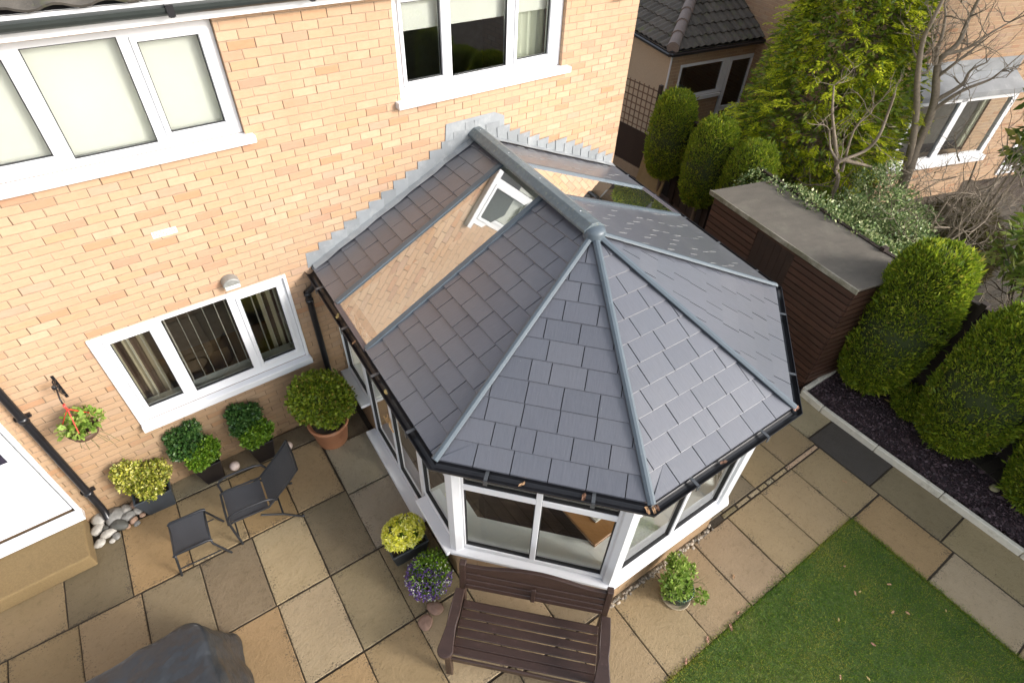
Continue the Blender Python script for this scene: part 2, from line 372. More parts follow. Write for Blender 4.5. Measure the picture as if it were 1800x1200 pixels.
rowslabs(-5.76, -6.6, [-5.0, -4.4, -3.8, -3.2, -2.6, -2.0, -1.4, -0.8, -0.2, 0.4, 1.0], [SAND, OCH, GRB])
rowslabs(-3.07, -3.965, [4.42, 5.03, 5.65, 6.28], [GREY, TAN, TAN]); rowslabs(-3.5, -3.965, [3.9, 4.42], [GREY])
rowslabs(-2.17, -3.06, [4.9, 5.5, 6.28], [TAN, CON])
# narrow made-up strip of small stones
us = [4.36, 4.62, 4.86, 5.05, 5.2, 5.33, 5.6, 6.27]; cs = [MOSS, (0.33,0.27,0.17), (0.40,0.33,0.22), (0.36,0.29,0.18), (0.42,0.36,0.25), (0.40,0.31,0.19), PINK]
for i in range(7): slabs.append((us[i]+0.01, us[i+1]-0.006, -4.032, -3.975, cs[i], 0.0))
RC = [(-3.0, -3.86, (0.28,0.235,0.155)), (-3.87, -4.74, DARK), (-4.75, -5.62, MOSS), (-5.63, -6.5, (0.26,0.21,0.13)), (-6.51, -7.4, MOSS), (-7.41, -8.3, GRB)]
for a, b, c in RC: slabs.append((6.285, 6.905, b, a, c, 0.0))
for a, b, c in [(-4.88, -5.77, OCH), (-5.78, -6.67, (0.32,0.262,0.175)), (-6.68, -7.57, TAN), (-7.58, -8.5, SAND)]: slabs.append((5.67, 6.275, b, a, c, 0.0))
# the two concrete flags at the conservatory door, standing slightly proud
slabs.append((0.80, 1.40, -0.565, -0.0, GREY, 0.0)); slabs.append((0.795, 1.45, -1.335, -0.575, (0.27,0.235,0.175), 0.035)); slabs.append((0.795, 1.45, -2.13, -1.345, (0.26,0.225,0.165), 0.035))
slabs.append((1.40, 1.46, -3.02, -2.14, GRB, 0.0))
slabs = [s for s in slabs if not (s[0] == 0.80 and s[2] == -0.31)]
def build_slabs():
    V = []; F = []; T = []; E = []
    for (u0, u1, v0, v1, c, z) in slabs:
        g_ = 0.0045 + 0.002*random.random(); j = lambda: random.uniform(-0.0015, 0.0015)
        u0_, u1_, v0_, v1_ = u0+g_+j(), u1-g_+j(), v0+g_+j(), v1-g_+j(); dz = z+random.uniform(-0.003, 0.003)
        nx = 12; ny = 12; base = len(V); be = min(0.006, (u1_-u0_)*0.2, (v1_-v0_)*0.2)
        us_ = [u0_, u0_+be] + [u0_+be+(u1_-u0_-2*be)*k/(nx-3) for k in range(1, nx-3)] + [u1_-be, u1_]
        vs_ = [v0_, v0_+be] + [v0_+be+(v1_-v0_-2*be)*k/(ny-3) for k in range(1, ny-3)] + [v1_-be, v1_]
        k1 = random.uniform(0.93, 1.07); cc = (c[0]*k1, c[1]*k1*random.uniform(.98, 1.02), c[2]*k1*random.uniform(.94, 1.06), 1)
        for b in range(ny):
            for a in range(nx):
                edge = a in (0, nx-1) or b in (0, ny-1)
                d = min(us_[a]-u0_, u1_-us_[a], vs_[b]-v0_, v1_-vs_[b])
                wv = 0.0 if not edge else random.uniform(-0.002, 0.002)
                x, y, _ = xy(us_[a]+(wv if a in (0, nx-1) else 0), vs_[b]+(wv if b in (0, ny-1) else 0))
                V.append((x, y, dz-(0.006 if edge else 0))); T.append(cc); E.append(max(0.0, 1-d/0.10))
        for b in range(ny-1):
            for a in range(nx-1): F.append((base+b*nx+a, base+b*nx+a+1, base+(b+1)*nx+a+1, base+(b+1)*nx+a))
        ring = [a for a in range(nx)] + [b*nx+nx-1 for b in range(1, ny)] + [(ny-1)*nx+a for a in range(nx-2, -1, -1)] + [b*nx for b in range(ny-2, 0, -1)]
        lo = len(V)
        for k in ring:
            p = V[base+k]; V.append((p[0], p[1], -0.05)); T.append(cc); E.append(1.0)
        n = len(ring)
        for i in range(n): F.append((base+ring[i], lo+i, lo+(i+1) % n, base+ring[(i+1) % n]))
    me = bpy.data.meshes.new('paving'); me.from_pydata(V, [], F); me.materials.append(slabM)
    a = me.attributes.new('tone', 'FLOAT_COLOR', 'POINT'); a.data.foreach_set('color', np.array(T, np.float32).ravel())
    a = me.attributes.new('edge', 'FLOAT', 'POINT'); a.data.foreach_set('value', np.array(E, np.float32))
    o = bpy.data.objects.new('paving', me); col.objects.link(o); tag(o, kind='structure')
build_slabs()
jm = simple('joint_bed', (0.045, 0.034, 0.022), 0.95, nscale=30, namt=0.5, bmp=1, bscale=60)
g = MB()
for P in ([(-5.1, 0), (1.5, 0), (1.5, -7), (-5.1, -7)], [(1.5, -3.3), (7.0, -2.0), (7.0, -4.9), (1.5, -4.9)], [(5.66, -4.9), (6.93, -4.9), (6.93, -9), (5.66, -9)]):
    g.quad(*[xy(u, v, -0.012) for u, v in P][::-1])
tag(g.build('paving_bed', jm), kind='structure')

# ------------------------------------------------------------------ brick house
house = empty('brick_house', (0, 0, 0), 0, 'buff brick two storey house with white windows that the conservatory leans against', 'house')
HX0, HX1 = -9.0, 5.95
def wall_holes(mb, x0, x1, z0, z1, holes, y=0.0, rev=0.10):
    xs = sorted(set([x0, x1] + [h[i] for h in holes for i in (0, 1)])); zs = sorted(set([z0, z1] + [h[i] for h in holes for i in (2, 3)]))
    for i in range(len(xs)-1):
        for j in range(len(zs)-1):
            cx_, cz = (xs[i]+xs[i+1])/2, (zs[j]+zs[j+1])/2
            if any(h[0] < cx_ < h[1] and h[2] < cz < h[3] for h in holes): continue
            mb.quad((xs[i], y, zs[j]), (xs[i+1], y, zs[j]), (xs[i+1], y, zs[j+1]), (xs[i], y, zs[j+1]))
    for a, b, c, d in holes:
        mb.quad((a, y, c), (a, y, d), (a, y+rev, d), (a, y+rev, c)); mb.quad((b, y, d), (b, y, c), (b, y+rev, c), (b, y+rev, d))
        mb.quad((a, y, d), (b, y, d), (b, y+rev, d), (a, y+rev, d)); mb.quad((b, y, c), (a, y, c), (a, y+rev, c), (b, y+rev, c))
HOLES = [(-0.90, 1.065, 3.83, 4.745), (2.62, 4.765, 3.83, 4.745), (-0.80, 1.01, 1.10, 2.28), (-2.75, -1.78, 0.25, 2.35)]
HOLES += [(-4.6, -3.1, 3.83, 4.745), (-6.8, -4.6+0.6, 1.10, 2.28)]
g = MB(); wall_holes(g, HX0, HX1, -0.05, 4.95, HOLES)
g.build('wall', brickM, house)
g = MB(); g.quad((HX1, 0, -0.05), (HX1, 8, -0.05), (HX1, 8, 4.95), (HX1, 0, 4.95)); g.quad((HX1, 8, -0.05), (HX0, 8, -0.05), (HX0, 8, 4.95), (HX1, 8, 4.95)); g.quad((HX0, 8, -0.05), (HX0, 0, -0.05), (HX0, 0, 4.95), (HX0, 8, 4.95))
g.add([(HX1, 0, 4.95), (HX1, 8, 4.95), (HX1, 4, 7.2)], [(0, 1, 2)]); g.add([(HX0, 8, 4.95), (HX0, 0, 4.95), (HX0, 4, 7.2)], [(0, 1, 2)])
g.build('side_wall', brickM, house)
darkroom = simple('room_lining', (0.38, 0.34, 0.29), 0.9)
carpet = simple('room_carpet', (0.25, 0.21, 0.17), 0.95)
g = MB()
g.box(HX0+.05, HX1-.05, 0.11, 3.5, 2.50, 2.62); g.build('room_floor', carpet, house)
g = MB(); g.quad((HX0, 3.4, 0), (HX1, 3.4, 0), (HX1, 3.4, 4.95), (HX0, 3.4, 4.95)); g.quad((HX0, 0.1, 4.9), (HX1, 0.1, 4.9), (HX1, 3.5, 4.9), (HX0, 3.5, 4.9))
g.quad((HX0, 0.1, 0.02), (HX0, 3.4, 0.02), (HX1, 3.4, 0.02), (HX1, 0.1, 0.02))
for x in (-2.9, 1.9): g.box(x-.05, x+.05, 0.12, 3.4, 0.02, 4.89)
g.build('room_lining', darkroom, house)
# fascia, soffit, eaves
g = MB(); g.box(HX0, HX1+.05, -0.115, -0.09, 4.775, 4.93); g.box(HX0, HX1+.05, -0.0899, -0.004, 4.775, 4.79)
g.build('fascia', whiteM, house)
g = MB()
def gutter_run(mb, a, b, wdt=0.105, dep=0.062, outn=None):
    "open half round gutter from a to b (points on inner top edge), outn: outward unit"
    a = Vector(a); b = Vector(b); o_ = Vector(outn); n = 8; th = 0.004
    rings = []
    for p in (a, b):
        pr = []
        for k in range(n+1):
            an = math.pi*k/n; pr.append(p + o_*(wdt/2-wdt/2*math.cos(an)) + Vector((0, 0, -dep*math.sin(an))))
        for k in range(n, -1, -1):
            an = math.pi*k/n; pr.append(p + o_*(wdt/2-(wdt/2-th)*math.cos(an)) + Vector((0, 0, -(dep-th)*math.sin(an))))
        rings.append(pr)
    m_ = len(rings[0])
    mb.add(rings[0]+rings[1], [(i, (i+1) % m_, (i+1) % m_+m_, i+m_) for i in range(m_)] + [tuple(range(m_))[::-1]])
gutter_run(g, (HX0, -0.13, 4.90), (HX1+.05, -0.13, 4.90), outn=(0, -1, 0))
g.build('gutter', simple('old_black_gutter', (0.030, 0.036, 0.034), 0.35, namt=0.3), house)
for x in (-3.3, -2.3, -1.3, -0.3, 0.75, 1.8, 2.8, 3.8, 4.8):
    g = MB(); g.box(x, x+.03, -0.245, -0.12, 4.835, 4.90); g.box(x-.01, x+.04, -0.2455, -0.235, 4.84, 4.915); g.build('gutter_bracket', blackP, house)

tileM = simple('concrete_roof_tile', (0.085, 0.075, 0.062), 0.85, nscale=9, namt=0.5, isl=0.25, bmp=0.6, bscale=60, dirt=((0.10, 0.12, 0.035), 5, 0.7, 0.55))
def tiled(mb, a, b, upv, length, tw=0.22, ex=0.30, clip=None, n=6):
    "wavy interlocking tiles: eave a->b, upv unit vector up the slope, clip(p) keeps a tile"
    a = Vector(a); b = Vector(b); e = (b-a); W_ = e.length; e.normalize(); u = Vector(upv).normalized(); nn_ = e.cross(u).normalized()
    if nn_.z < 0: nn_ = -nn_
    for j in range(int(length/ex)+1):
        for i in range(int(W_/tw)+1):
            o = a + e*(i*tw) + u*(j*ex)
            ctr = o+e*tw/2+u*ex/2
            if clip and not clip(ctr): continue
            dx = random.uniform(-.004, .004); t0 = []; t1 = []; lo = []
            for k in range(n+1):
                s_ = k/n; h = 0.036*math.sin(math.pi*min(1, s_/0.72)) if s_ < 0.72 else -0.006*math.sin(math.pi*(s_-0.72)/0.28)
                p0 = o + e*(tw*s_) + nn_*(h+0.034) + u*dx; p1 = o + e*(tw*s_) + u*(ex+0.03) + nn_*(h+0.004)
                t0.append(p0); t1.append(p1); lo.append(p0 - nn_*0.022 + u*0.003)
            m_ = n+1
            mb.add(t0+t1, [(k, k+1, k+1+m_, k+m_) for k in range(n)], smooth=True)
            mb.add(lo+t0, [(k, k+1, k+1+m_, k+m_) for k in range(n)])
g = MB(); tiled(g, (HX0, -0.17, 4.93), (HX1+.1, -0.17, 4.93), (0, math.cos(R(29)), math.sin(R(29))), 4.6, 0.30, 0.34)
ro = g.build('roof', tileM, house)
g = MB(); g.quad((HX0, -0.12, 4.925), (HX1+.08, -0.12, 4.925), (HX1+.08, 4, 7.2), (HX0, 4, 7.2)); g.quad((HX1+.08, 8.1, 4.925), (HX0, 8.1, 4.925), (HX0, 4, 7.2), (HX1+.08, 4, 7.2))
g.build('roof_deck', darkU, ro)

roomblind = simple('blind_fabric', (0.84, 0.81, 0.75), 0.8, namt=0.03)
def window(parent, x0, x1, z0, z1, panes, fr_y=0.05, label=None, sill=None, blinds=(), casement=()):
    "frame mesh with real openings; panes = list of (x0,x1,z0,z1)"
    g = MB(); D = 0.06
    xs = sorted(set([x0, x1] + [p[i] for p in panes for i in (0, 1)])); zs = sorted(set([z0, z1] + [p[i] for p in panes for i in (2, 3)]))
    # vertical members between panes full height, and head/sill pieces per pane
    ps = sorted(panes); edges = [x0]
    for p in ps: edges += [p[0], p[1]]
    edges.append(x1)
    for i in range(0, len(edges), 2): g.box(edges[i], edges[i+1], fr_y, fr_y+D, z0, z1)
    for p in ps: g.box(p[0], p[1], fr_y, fr_y+D, z0, p[2]); g.box(p[0], p[1], fr_y, fr_y+D, p[3], z1)
    f = g.build('window', whiteM, parent)
    if label: f['label'] = label
    # casement sashes stand proud
    for p in casement:
        g = MB(); w_ = 0.042
        a, b, c, d = p[0]-w_, p[1]+w_, p[2]-w_, p[3]+w_; y0, y1 = fr_y-0.014, fr_y+0.03
        g.box(a, p[0]-.002, y0, y1, c, d); g.box(p[1]+.002, b, y0, y1, c, d); g.box(p[0]-.002, p[1]+.002, y0, y1, c, p[2]-.002); g.box(p[0]-.002, p[1]+.002, y0, y1, p[3]+.002, d)
        g.build('sash', whiteM, f, bevel=0.004)
    for p in ps:
        g = MB(); y = fr_y+0.020; k = 0.007
        g.box(p[0], p[0]+k, y-.012, y+.01, p[2], p[3]); g.box(p[1]-k, p[1], y-.012, y+.01, p[2], p[3]); g.box(p[0]+k, p[1]-k, y-.012, y+.01, p[2], p[2]+k); g.box(p[0]+k, p[1]-k, y-.012, y+.01, p[3]-k, p[3])
        g.build('gasket', rubber, f)
        g = MB(); g.quad((p[0]+k, y, p[2]+k), (p[1]-k, y, p[2]+k), (p[1]-k, y, p[3]-k), (p[0]+k, y, p[3]-k)); g.build('pane', glassM, f)
    if sill:
        a, b, c, d, pr = sill; g = MB(); g.box(a, b, -pr, fr_y-0.001, c, d); g.build('sill', whiteM, f, bevel=0.008, seg=2)
    for (a, b, c, d, y) in blinds:
        g = MB(); g.box(a, b, y, y+0.004, c, d); g.build('blind', roomblind, f)
    return f
# upper left window
PA = (-0.80, -0.33, 3.95, 4.64); PB = (-0.21, 0.39, 3.895, 4.69); PC = (0.51, 0.945, 3.95, 4.64)
f = window(house, -0.895, 1.06, 3.835, 4.74, [PA, PB, PC], 0.055, 'upper floor window with drawn pale blinds', (-0.97, 1.13, 3.765, 3.833, 0.075), [(-0.84, -0.27, 3.88, 4.72, 0.165), (-0.26, 0.45, 3.88, 4.72, 0.165), (0.46, 1.0, 3.88, 4.72, 0.165)], [PA, PC])
# upper right window
P1 = (2.735, 3.155, 3.975, 4.68); P2 = (3.275, 3.98, 3.945, 4.68); P3 = (4.12, 4.57, 3.98, 4.62)
f = window(house, 2.625, 4.76, 3.835, 4.74, [P1, P2, P3], 0.05, 'upper floor window with half lowered blinds', (2.555, 4.86, 3.765, 3.833, 0.08), [(2.70, 3.19, 4.41, 4.72, 0.16), (3.23, 4.02, 4.41, 4.72, 0.16), (4.07, 4.62, 4.42, 4.72, 0.16)], [P1, P3])
curt = simple('curtain_pale', (0.62, 0.62, 0.50), 0.9, namt=0.06)
g = MB(); g.v = []
def curtain(mb, x0, x1, y, z0, z1, waves, amp):
    n = waves*10; P = [(x0+(x1-x0)*i/n, y+amp*math.sin(2*math.pi*waves*i/n)*(0.7+.3*math.sin(i))) for i in range(n+1)]
    mb.add([(a, b, z0) for a, b in P]+[(a, b, z1) for a, b in P], [(i, i+1, i+n+2, i+n+1) for i in range(n)], smooth=True)
curtain(g, 4.10, 4.66, 0.24, 3.6, 4.72, 5, 0.02); g.build('curtain', curt, f)
bedM = simple('bed_linen', (0.32, 0.29, 0.25), 0.9, nscale=3, namt=0.5, bmp=0.5, bscale=6)
g = MB(); g.box(2.7, 3.6, 0.5, 2.3, 2.64, 3.2); g.build('bed', bedM, house, bevel=0.06, seg=3)
# other windows beyond the frame
f = window(house, -4.595, -3.105, 3.835, 4.74, [(-4.48, -3.9, 3.95, 4.64), (-3.78, -3.22, 3.95, 4.64)], 0.055, None, (-4.67, -3.03, 3.765, 3.833, 0.075), [(-4.5, -3.2, 3.9, 4.72, 0.165)])
f = window(house, -6.795, -4.005, 1.105, 2.275, [(-6.6, -5.5, 1.25, 2.18), (-5.35, -4.15, 1.25, 2.18)], 0.055, None, (-6.85, -3.95, 1.03, 1.10, 0.07))
# kitchen window (ground floor): wide flush surround
Q1 = (-0.68, -0.335, 1.255, 2.185); Q2 = (-0.21, 0.415, 1.215, 2.245); Q3 = (0.535, 0.915, 1.235, 2.185)
f = window(house, -0.795, 1.005, 1.105, 2.275, [Q1, Q2, Q3], 0.0105, 'ground floor window with vertical slat blinds and brown curtains', (-0.83, 1.05, 1.015, 1.103, 0.085), [], [Q1, Q3])
g = MB()   # slim white trim round the opening
g.box(-0.83, -0.796, -0.022, 0.01, 1.104, 2.31); g.box(1.006, 1.04, -0.022, 0.01, 1.104, 2.31); g.box(-0.795, 1.005, -0.022, 0.01, 2.276, 2.31)
g.build('trim', whiteM, f, bevel=0.004)
slat = simple('blind_slat', (0.70, 0.66, 0.58), 0.8)
curB = simple('curtain_brown', (0.12, 0.075, 0.055), 0.9, namt=0.2); curC = simple('curtain_cream', (0.58, 0.50, 0.36), 0.9, namt=0.1)
for i in range(14):
    x = -0.70+i*0.122+(0.02 if i % 3 else 0)
    T = Matrix.Translation((x, 0.19, 0)) @ Matrix.Rotation(R(91 if i % 4 else 84), 4, 'Z')
    g = MB(); g.box(-0.045, 0.045, -0.001, 0.001, 1.22, 2.24, T); g.build('blind_slat', slat, f)
for x0, x1 in ((-0.76, -0.42), (0.74, 0.99)):
    n = 5
    for i in range(n):
        g = MB(); a = x0+(x1-x0)*i/n; b = x0+(x1-x0)*(i+1)/n; curtain(g, a, b, 0.33, 1.0, 2.27, 1, 0.025); g.build('curtain', curC if i % 2 == 0 else curB, f)
g = MB(); g.box(-0.79, 1.0, 0.075, 0.30, 1.10, 1.13); g.build('inner_sill', whiteI, f)
g = MB(); g.box(-0.5, 0.9, 0.6, 1.3, 0.75, 0.80); g.box(0.05, 0.28, 0.75, 0.95, 0.801, 1.05); g.build('worktop', simple('worktop_wood', (0.34, 0.2, 0.09), 0.4), house)

# door with step
dr = MB()
dr.box(-1.90+.11, -1.785, 0.01, 0.07, 0.285, 2.34); dr.box(-2.745, -2.66, 0.01, 0.07, 0.285, 2.34); dr.box(-2.66, -1.79, 0.01, 0.07, 2.27, 2.34)
dr.box(-2.80, -1.745, -0.02, 0.0095, 0.285, 2.385) if False else None
d = dr.build('door_frame', whiteM, house, bevel=0.004)
g = MB(); g.box(-1.779, -1.735, -0.025, 0.009, 0.28, 2.39); g.box(-2.795, -2.751, -0.025, 0.009, 0.28, 2.39); g.box(-2.75, -1.78, -0.025, 0.009, 2.345, 2.39); g.build('door_trim', whiteM, d, bevel=0.004)
g = MB(); g.box(-2.80, -1.73, -0.115, 0.008, 0.205, 0.282); g.build('door_sill', whiteM, d, bevel=0.006)
g = MB(); g.box(-2.65, -1.80, 0.022, 0.06, 0.30, 2.26)
g.box(-2.57, -1.90, 0.012, 0.0219, 0.45, 1.12) ; g.box(-2.49, -1.98, -0.006, 0.0119, 0.53, 1.04)
door = g.build('door', whiteM, house, bevel=0.006)
g = MB(); g.box(-2.52, -2.26, 0.012, 0.021, 1.28, 2.0); g.box(-2.17, -1.91, 0.012, 0.021, 1.28, 2.0); g.build('door_glass', simple('dark_leaded_glass', (0.03, 0.028, 0.045), 0.08, spec=0.8), door)
g = MB(); g.box(-2.535, -1.895, 0.010, 0.0215, 1.255, 1.28); g.box(-2.26, -2.17, 0.010, 0.0215, 1.28, 2.0); g.box(-2.535, -2.52, 0.010, 0.0215, 1.28, 2.0); g.box(-1.91, -1.895, 0.010, 0.0215, 1.28, 2.0); g.box(-2.535, -1.895, 0.010, 0.0215, 2.0, 2.02)
g.box(-2.52, -1.91, 0.0095, 0.0115, 1.50, 1.52)
g.build('glazing_bar', whiteM, door)
g = MB(); g.tube([(-2.6, -0.0, 1.22), (-2.6, -0.045, 1.22), (-2.5, -0.045, 1.22)], 0.011, 8); g.build('handle', simple('door_metal', (0.6, 0.6, 0.58), 0.25, 0.9), door)

# downpipe, air brick
def downpipe(parent, pts, r=0.036, name='downpipe'):
    g = MB(); g.tube(pts, r, 14); p = g.build(name, blackP, parent); return p
p = downpipe(house, [(-1.575, -0.055, 4.84), (-1.575, -0.055, 4.7), (-1.575, -0.055, 2.4), (-1.575, -0.055, 0.20), (-1.575, -0.075, 0.13), (-1.575, -0.13, 0.07)])
for z in (1.75, 3.4, 0.5):
    g = MB(); g.lathe([(0.036, -.03), (0.044, -.03), (0.044, .03), (0.036, .03)], (-1.575, -0.055, z), 16); g.box(-1.64, -1.51, -0.03, -0.001, z-.02, z+.02); g.build('pipe_clip', blackP, p)
g = MB(); x0, z0 = 0.045, 3.105
g.box(x0, x0+.205, -0.004, 0.005, z0, z0+.06)
ab = g.build('air_brick', whiteM, house)
g = MB()
for i in range(10):
    for j in range(3): g.box(x0+.012+i*.0188, x0+.022+i*.0188, -0.0055, -0.0041, z0+.010+j*.016, z0+.019+j*.016)
g.build('vent_hole', simple('vent_shadow', (0.35, 0.2, 0.13), 0.9), ab)

# ------------------------------------------------------------------ conservatory
cons = empty('conservatory', (3.3, -2.2, 0), 0, 'white framed conservatory with grey slate pitched roof and two glazed roof strips', 'conservatory')
inv = Matrix.Translation((-3.3, 2.2, 0))
def cb(g, name, mat, parent=cons, **k):
    "build in world coordinates, parented under the conservatory"
    o = g.build(name, mat, parent, **k)
    if parent is cons: o.matrix_parent_inverse = inv
    return o
ZE, ZR = 2.27, 3.26
L0 = Vector((1.345, 0)); L1 = Vector((1.155, -2.96)); L2 = Vector((2.25, -4.215)); L3 = Vector((3.975, -4.29)); L4 = Vector((5.38, -3.15)); R0 = Vector((5.93, 0))
AP = Vector((3.24, -2.33)); RB = Vector((3.53, 0))
def dist(p, a, b):
    d_ = (b-a).normalized(); n_ = Vector((-d_.y, d_.x)); return abs((p-a).dot(n_))
def zf_quad(a, b, r0, r1):
    def f_(p):
        de = dist(p, a, b); dr_ = dist(p, r0, r1); return ZE+(ZR-ZE)*de/(de+dr_)
    return f_
def zf_tri(a, b):
    H_ = dist(AP, a, b)
    return lambda p: ZE+(ZR-ZE)*dist(p, a, b)/H_
def clip_poly(poly, cl):
    "Sutherland-Hodgman, cl is convex CCW"
    out = poly
    for i in range(len(cl)):
        a = cl[i]; b = cl[(i+1) % len(cl)]; e = b-a; nw = []
        if not out: return []
        side = lambda p: e.x*(p.y-a.y)-e.y*(p.x-a.x)
        for k in range(len(out)):
            p = out[k]; q = out[(k+1) % len(out)]; sp_, sq = side(p), side(q)
            if sp_ >= 0: nw.append(p)
            if (sp_ >= 0) != (sq >= 0): nw.append(p+(q-p)*(sp_/(sp_-sq)))
        out = nw
    return out
def ccw(P):
    A_ = sum(P[i].x*P[(i+1) % len(P)].y-P[(i+1) % len(P)].x*P[i].y for i in range(len(P)))
    return P if A_ > 0 else P[::-1]
def slates(a, b, region, zf, name='slate_panel', over=0.012, seed=1, ex=0.172, glint_m=None):
    rnd = random.Random(seed)
    region = ccw(region); e = (b-a).normalized(); n_ = Vector((-e.y, e.x))
    cen = sum(region, Vector((0, 0)))/len(region)
    if (cen-a).dot(n_) < 0: n_ = -n_
    us_ = [(p-a).dot(e) for p in region]; vs_ = [(p-a).dot(n_) for p in region]
    g = MB(); ge = MB(); j = 0; v = min(vs_)-over
    reg = region
    if min(vs_) < 0.01 and over: # push the eave edge outward a little
        reg = [p - n_*over if (p-a).dot(n_) < 0.01 else p for p in region]
    while v < max(vs_):
        u = min(us_)-0.3+((j % 2)*0.13+rnd.uniform(-.03, .05))
        pat = rnd.random()
        while u < max(us_):
            wd = 0.295 if rnd.random() > .06 else 0.17
            gap = 0.004
            q = [a+e*(u+gap)+n_*v, a+e*(u+wd-gap)+n_*v, a+e*(u+wd-gap)+n_*(v+ex+.012), a+e*(u+gap)+n_*(v+ex+.012)]
            c = clip_poly(ccw(q), reg)
            if len(c) >= 3 and abs(sum(c[i].x*c[(i+1) % len(c)].y-c[(i+1) % len(c)].x*c[i].y for i in range(len(c)))) > 4e-4:
                du = rnd.uniform(-0.0015, 0.0015); top = []; bot = []; uvs = []
                for p in c:
                    t_ = ((p-a).dot(n_)-v)/ex; z = zf(p)
                    h = 0.014-0.011*t_+du
                    top.append(Vector((p.x, p.y, z+h))); bot.append(Vector((p.x, p.y, z-0.004))); uvs.append(((p-a).dot(e), (p-a).dot(n_)*1.11))
                n = len(c)
                g.add(top+bot, [tuple(range(n))]+[(i, i+n, (i+1) % n+n, (i+1) % n) for i in range(n)], [uvs]+[[uvs[i], uvs[i], uvs[(i+1) % n], uvs[(i+1) % n]] for i in range(n)])
            if glint_m:
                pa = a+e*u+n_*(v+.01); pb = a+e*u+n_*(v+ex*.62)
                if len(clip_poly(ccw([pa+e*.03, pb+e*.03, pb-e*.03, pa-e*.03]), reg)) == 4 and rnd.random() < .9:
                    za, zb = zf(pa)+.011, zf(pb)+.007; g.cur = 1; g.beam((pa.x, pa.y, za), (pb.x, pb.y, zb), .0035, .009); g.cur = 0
            u += wd
        v += ex; j += 1
    o = cb(g, name, slateM, mat2=glint_m)
    g = MB(); R3 = [Vector((p.x, p.y, zf(p)-0.006)) for p in region]; g.add(R3, [tuple(range(len(R3)))]); g.build('underlay', darkU, o)
    return o
glintM = simple('slate_joint_glint', (0.20, 0.205, 0.20), .5)  # light glints painted as pale ticks in the right slope joints
zl = zf_quad(L0, L1, RB, AP); zr = zf_quad(L4, R0, RB, AP)
def at_y(a, b, y): t_ = (y-a.y)/(b.y-a.y); return a+(b-a)*t_
Y1, Y2 = -0.74, -1.53
# region points on left and right eaves / ridge for the glazed strip
E1, E2 = at_y(L0, L1, Y1), at_y(L0, L1, Y2); G1, G2 = at_y(RB, AP, Y1+.02), at_y(RB, AP, Y2-.0)
F1_, F2_ = at_y(R0, L4, Y1), at_y(R0, L4, Y2)
for reg, seed in (([L0, E1, G1, RB], 3), ([E2, L1, AP, G2], 5)): slates(L0, L1, reg, zl, seed=seed)
for reg, seed in (([R0, F1_, G1, RB], 7), ([F2_, L4, AP, G2], 8)): slates(L4, R0, reg, zr, seed=seed, glint_m=glintM)
slates(L1, L2, [L1, L2, AP], zf_tri(L1, L2), seed=11); slates(L2, L3, [L2, L3, AP], zf_tri(L2, L3), seed=12); slates(L3, L4, [L3, L4, AP], zf_tri(L3, L4), seed=14)
# glazed strips + bars
def P3(p, zf, dz=0): return Vector((p.x, p.y, zf(p)+dz))
for (e1, e2, zf, lab) in ((E1, E2, zl, 'glazed strip in the left roof slope, reflecting the house wall'), (F1_, F2_, zr, 'glazed strip in the right roof slope')):
    g = MB(); g.quad(P3(e1, zf, .012), P3(e2, zf, .012), P3(G2, zf, .012), P3(G1, zf, .012))
    o = cb(g, 'roof_glass', glassR); o['label'] = lab
    for a_, b_ in ((e1, G1), (e2, G2)):
        g = MB(); A3, B3 = P3(a_, zf, .016), P3(b_, zf, .016); g.beam(A3, B3, 0.055, 0.03)
        cb(g, 'glazing_bar', alu)
    g = MB(); g.beam(P3(e1, zf, .006), P3(e2, zf, .006), 0.05, 0.035); cb(g, 'eave_closer', simple('brown_grey_trim', (0.10, 0.085, 0.09), 0.4, 0.3))
# ceiling under slates
g = MB()
def ceil_poly(P, zf): g.add([P3(p, zf, -0.09) for p in P], [tuple(range(len(P)))])
for P_, zf in (([L0, E1, G1, RB], zl), ([E2, L1, AP, G2], zl), ([R0, F1_, G1, RB], zr), ([F2_, L4, AP, G2], zr), ([L1, L2, AP], zf_tri(L1, L2)), ([L2, L3, AP], zf_tri(L2, L3)), ([L3, L4, AP], zf_tri(L3, L4))): ceil_poly(P_, zf)
cb(g, 'ceiling', whiteI)
# ridge and hip caps
def cap(a, b, wd, ht, mat, name, nseg=6):
    g = MB(); a = Vector(a); b = Vector(b); d_ = (b-a).normalized(); s_ = d_.cross(Vector((0, 0, 1))).normalized(); u_ = s_.cross(d_)
    if u_.z < 0: u_ = -u_
    prof = [(-wd/2, -0.5*ht), (-wd/2, 0.02*ht), (-wd*0.17, ht), (wd*0.17, ht), (wd/2, 0.02*ht), (wd/2, -0.5*ht)]
    P = [[p+s_*x+u_*z for x, z in prof] for p in (a, b)]; n = len(prof)
    g.add(P[0]+P[1], [(i, i+1, i+1+n, i+n) for i in range(n-1)]+[tuple(range(n))[::-1], tuple(range(n, 2*n)), (n-1, 0, n, 2*n-1)])
    return cb(g, name, mat, bevel=0.004)
for q in (L1, L2, L3, L4):
    e = (AP-q).normalized(); a = q - e*0.03
    cap((a.x, a.y, ZE+.02), (AP.x, AP.y, ZR+.035), 0.068, 0.016, alu, 'hip_cap')
cap((RB.x, RB.y-.004, ZR+.06), (AP.x, AP.y, ZR+.06), 0.225, 0.055, aluG, 'ridge_cap')
g = MB()
for k in (0.05, 0.33, 0.6, 0.9): p = RB.lerp(AP, k); g.lathe([(0.0, 0.118), (0.006, 0.116), (0.009, 0.108)], (p.x, p.y, ZR), 10)
cb(g, 'cap_screw', whiteM)
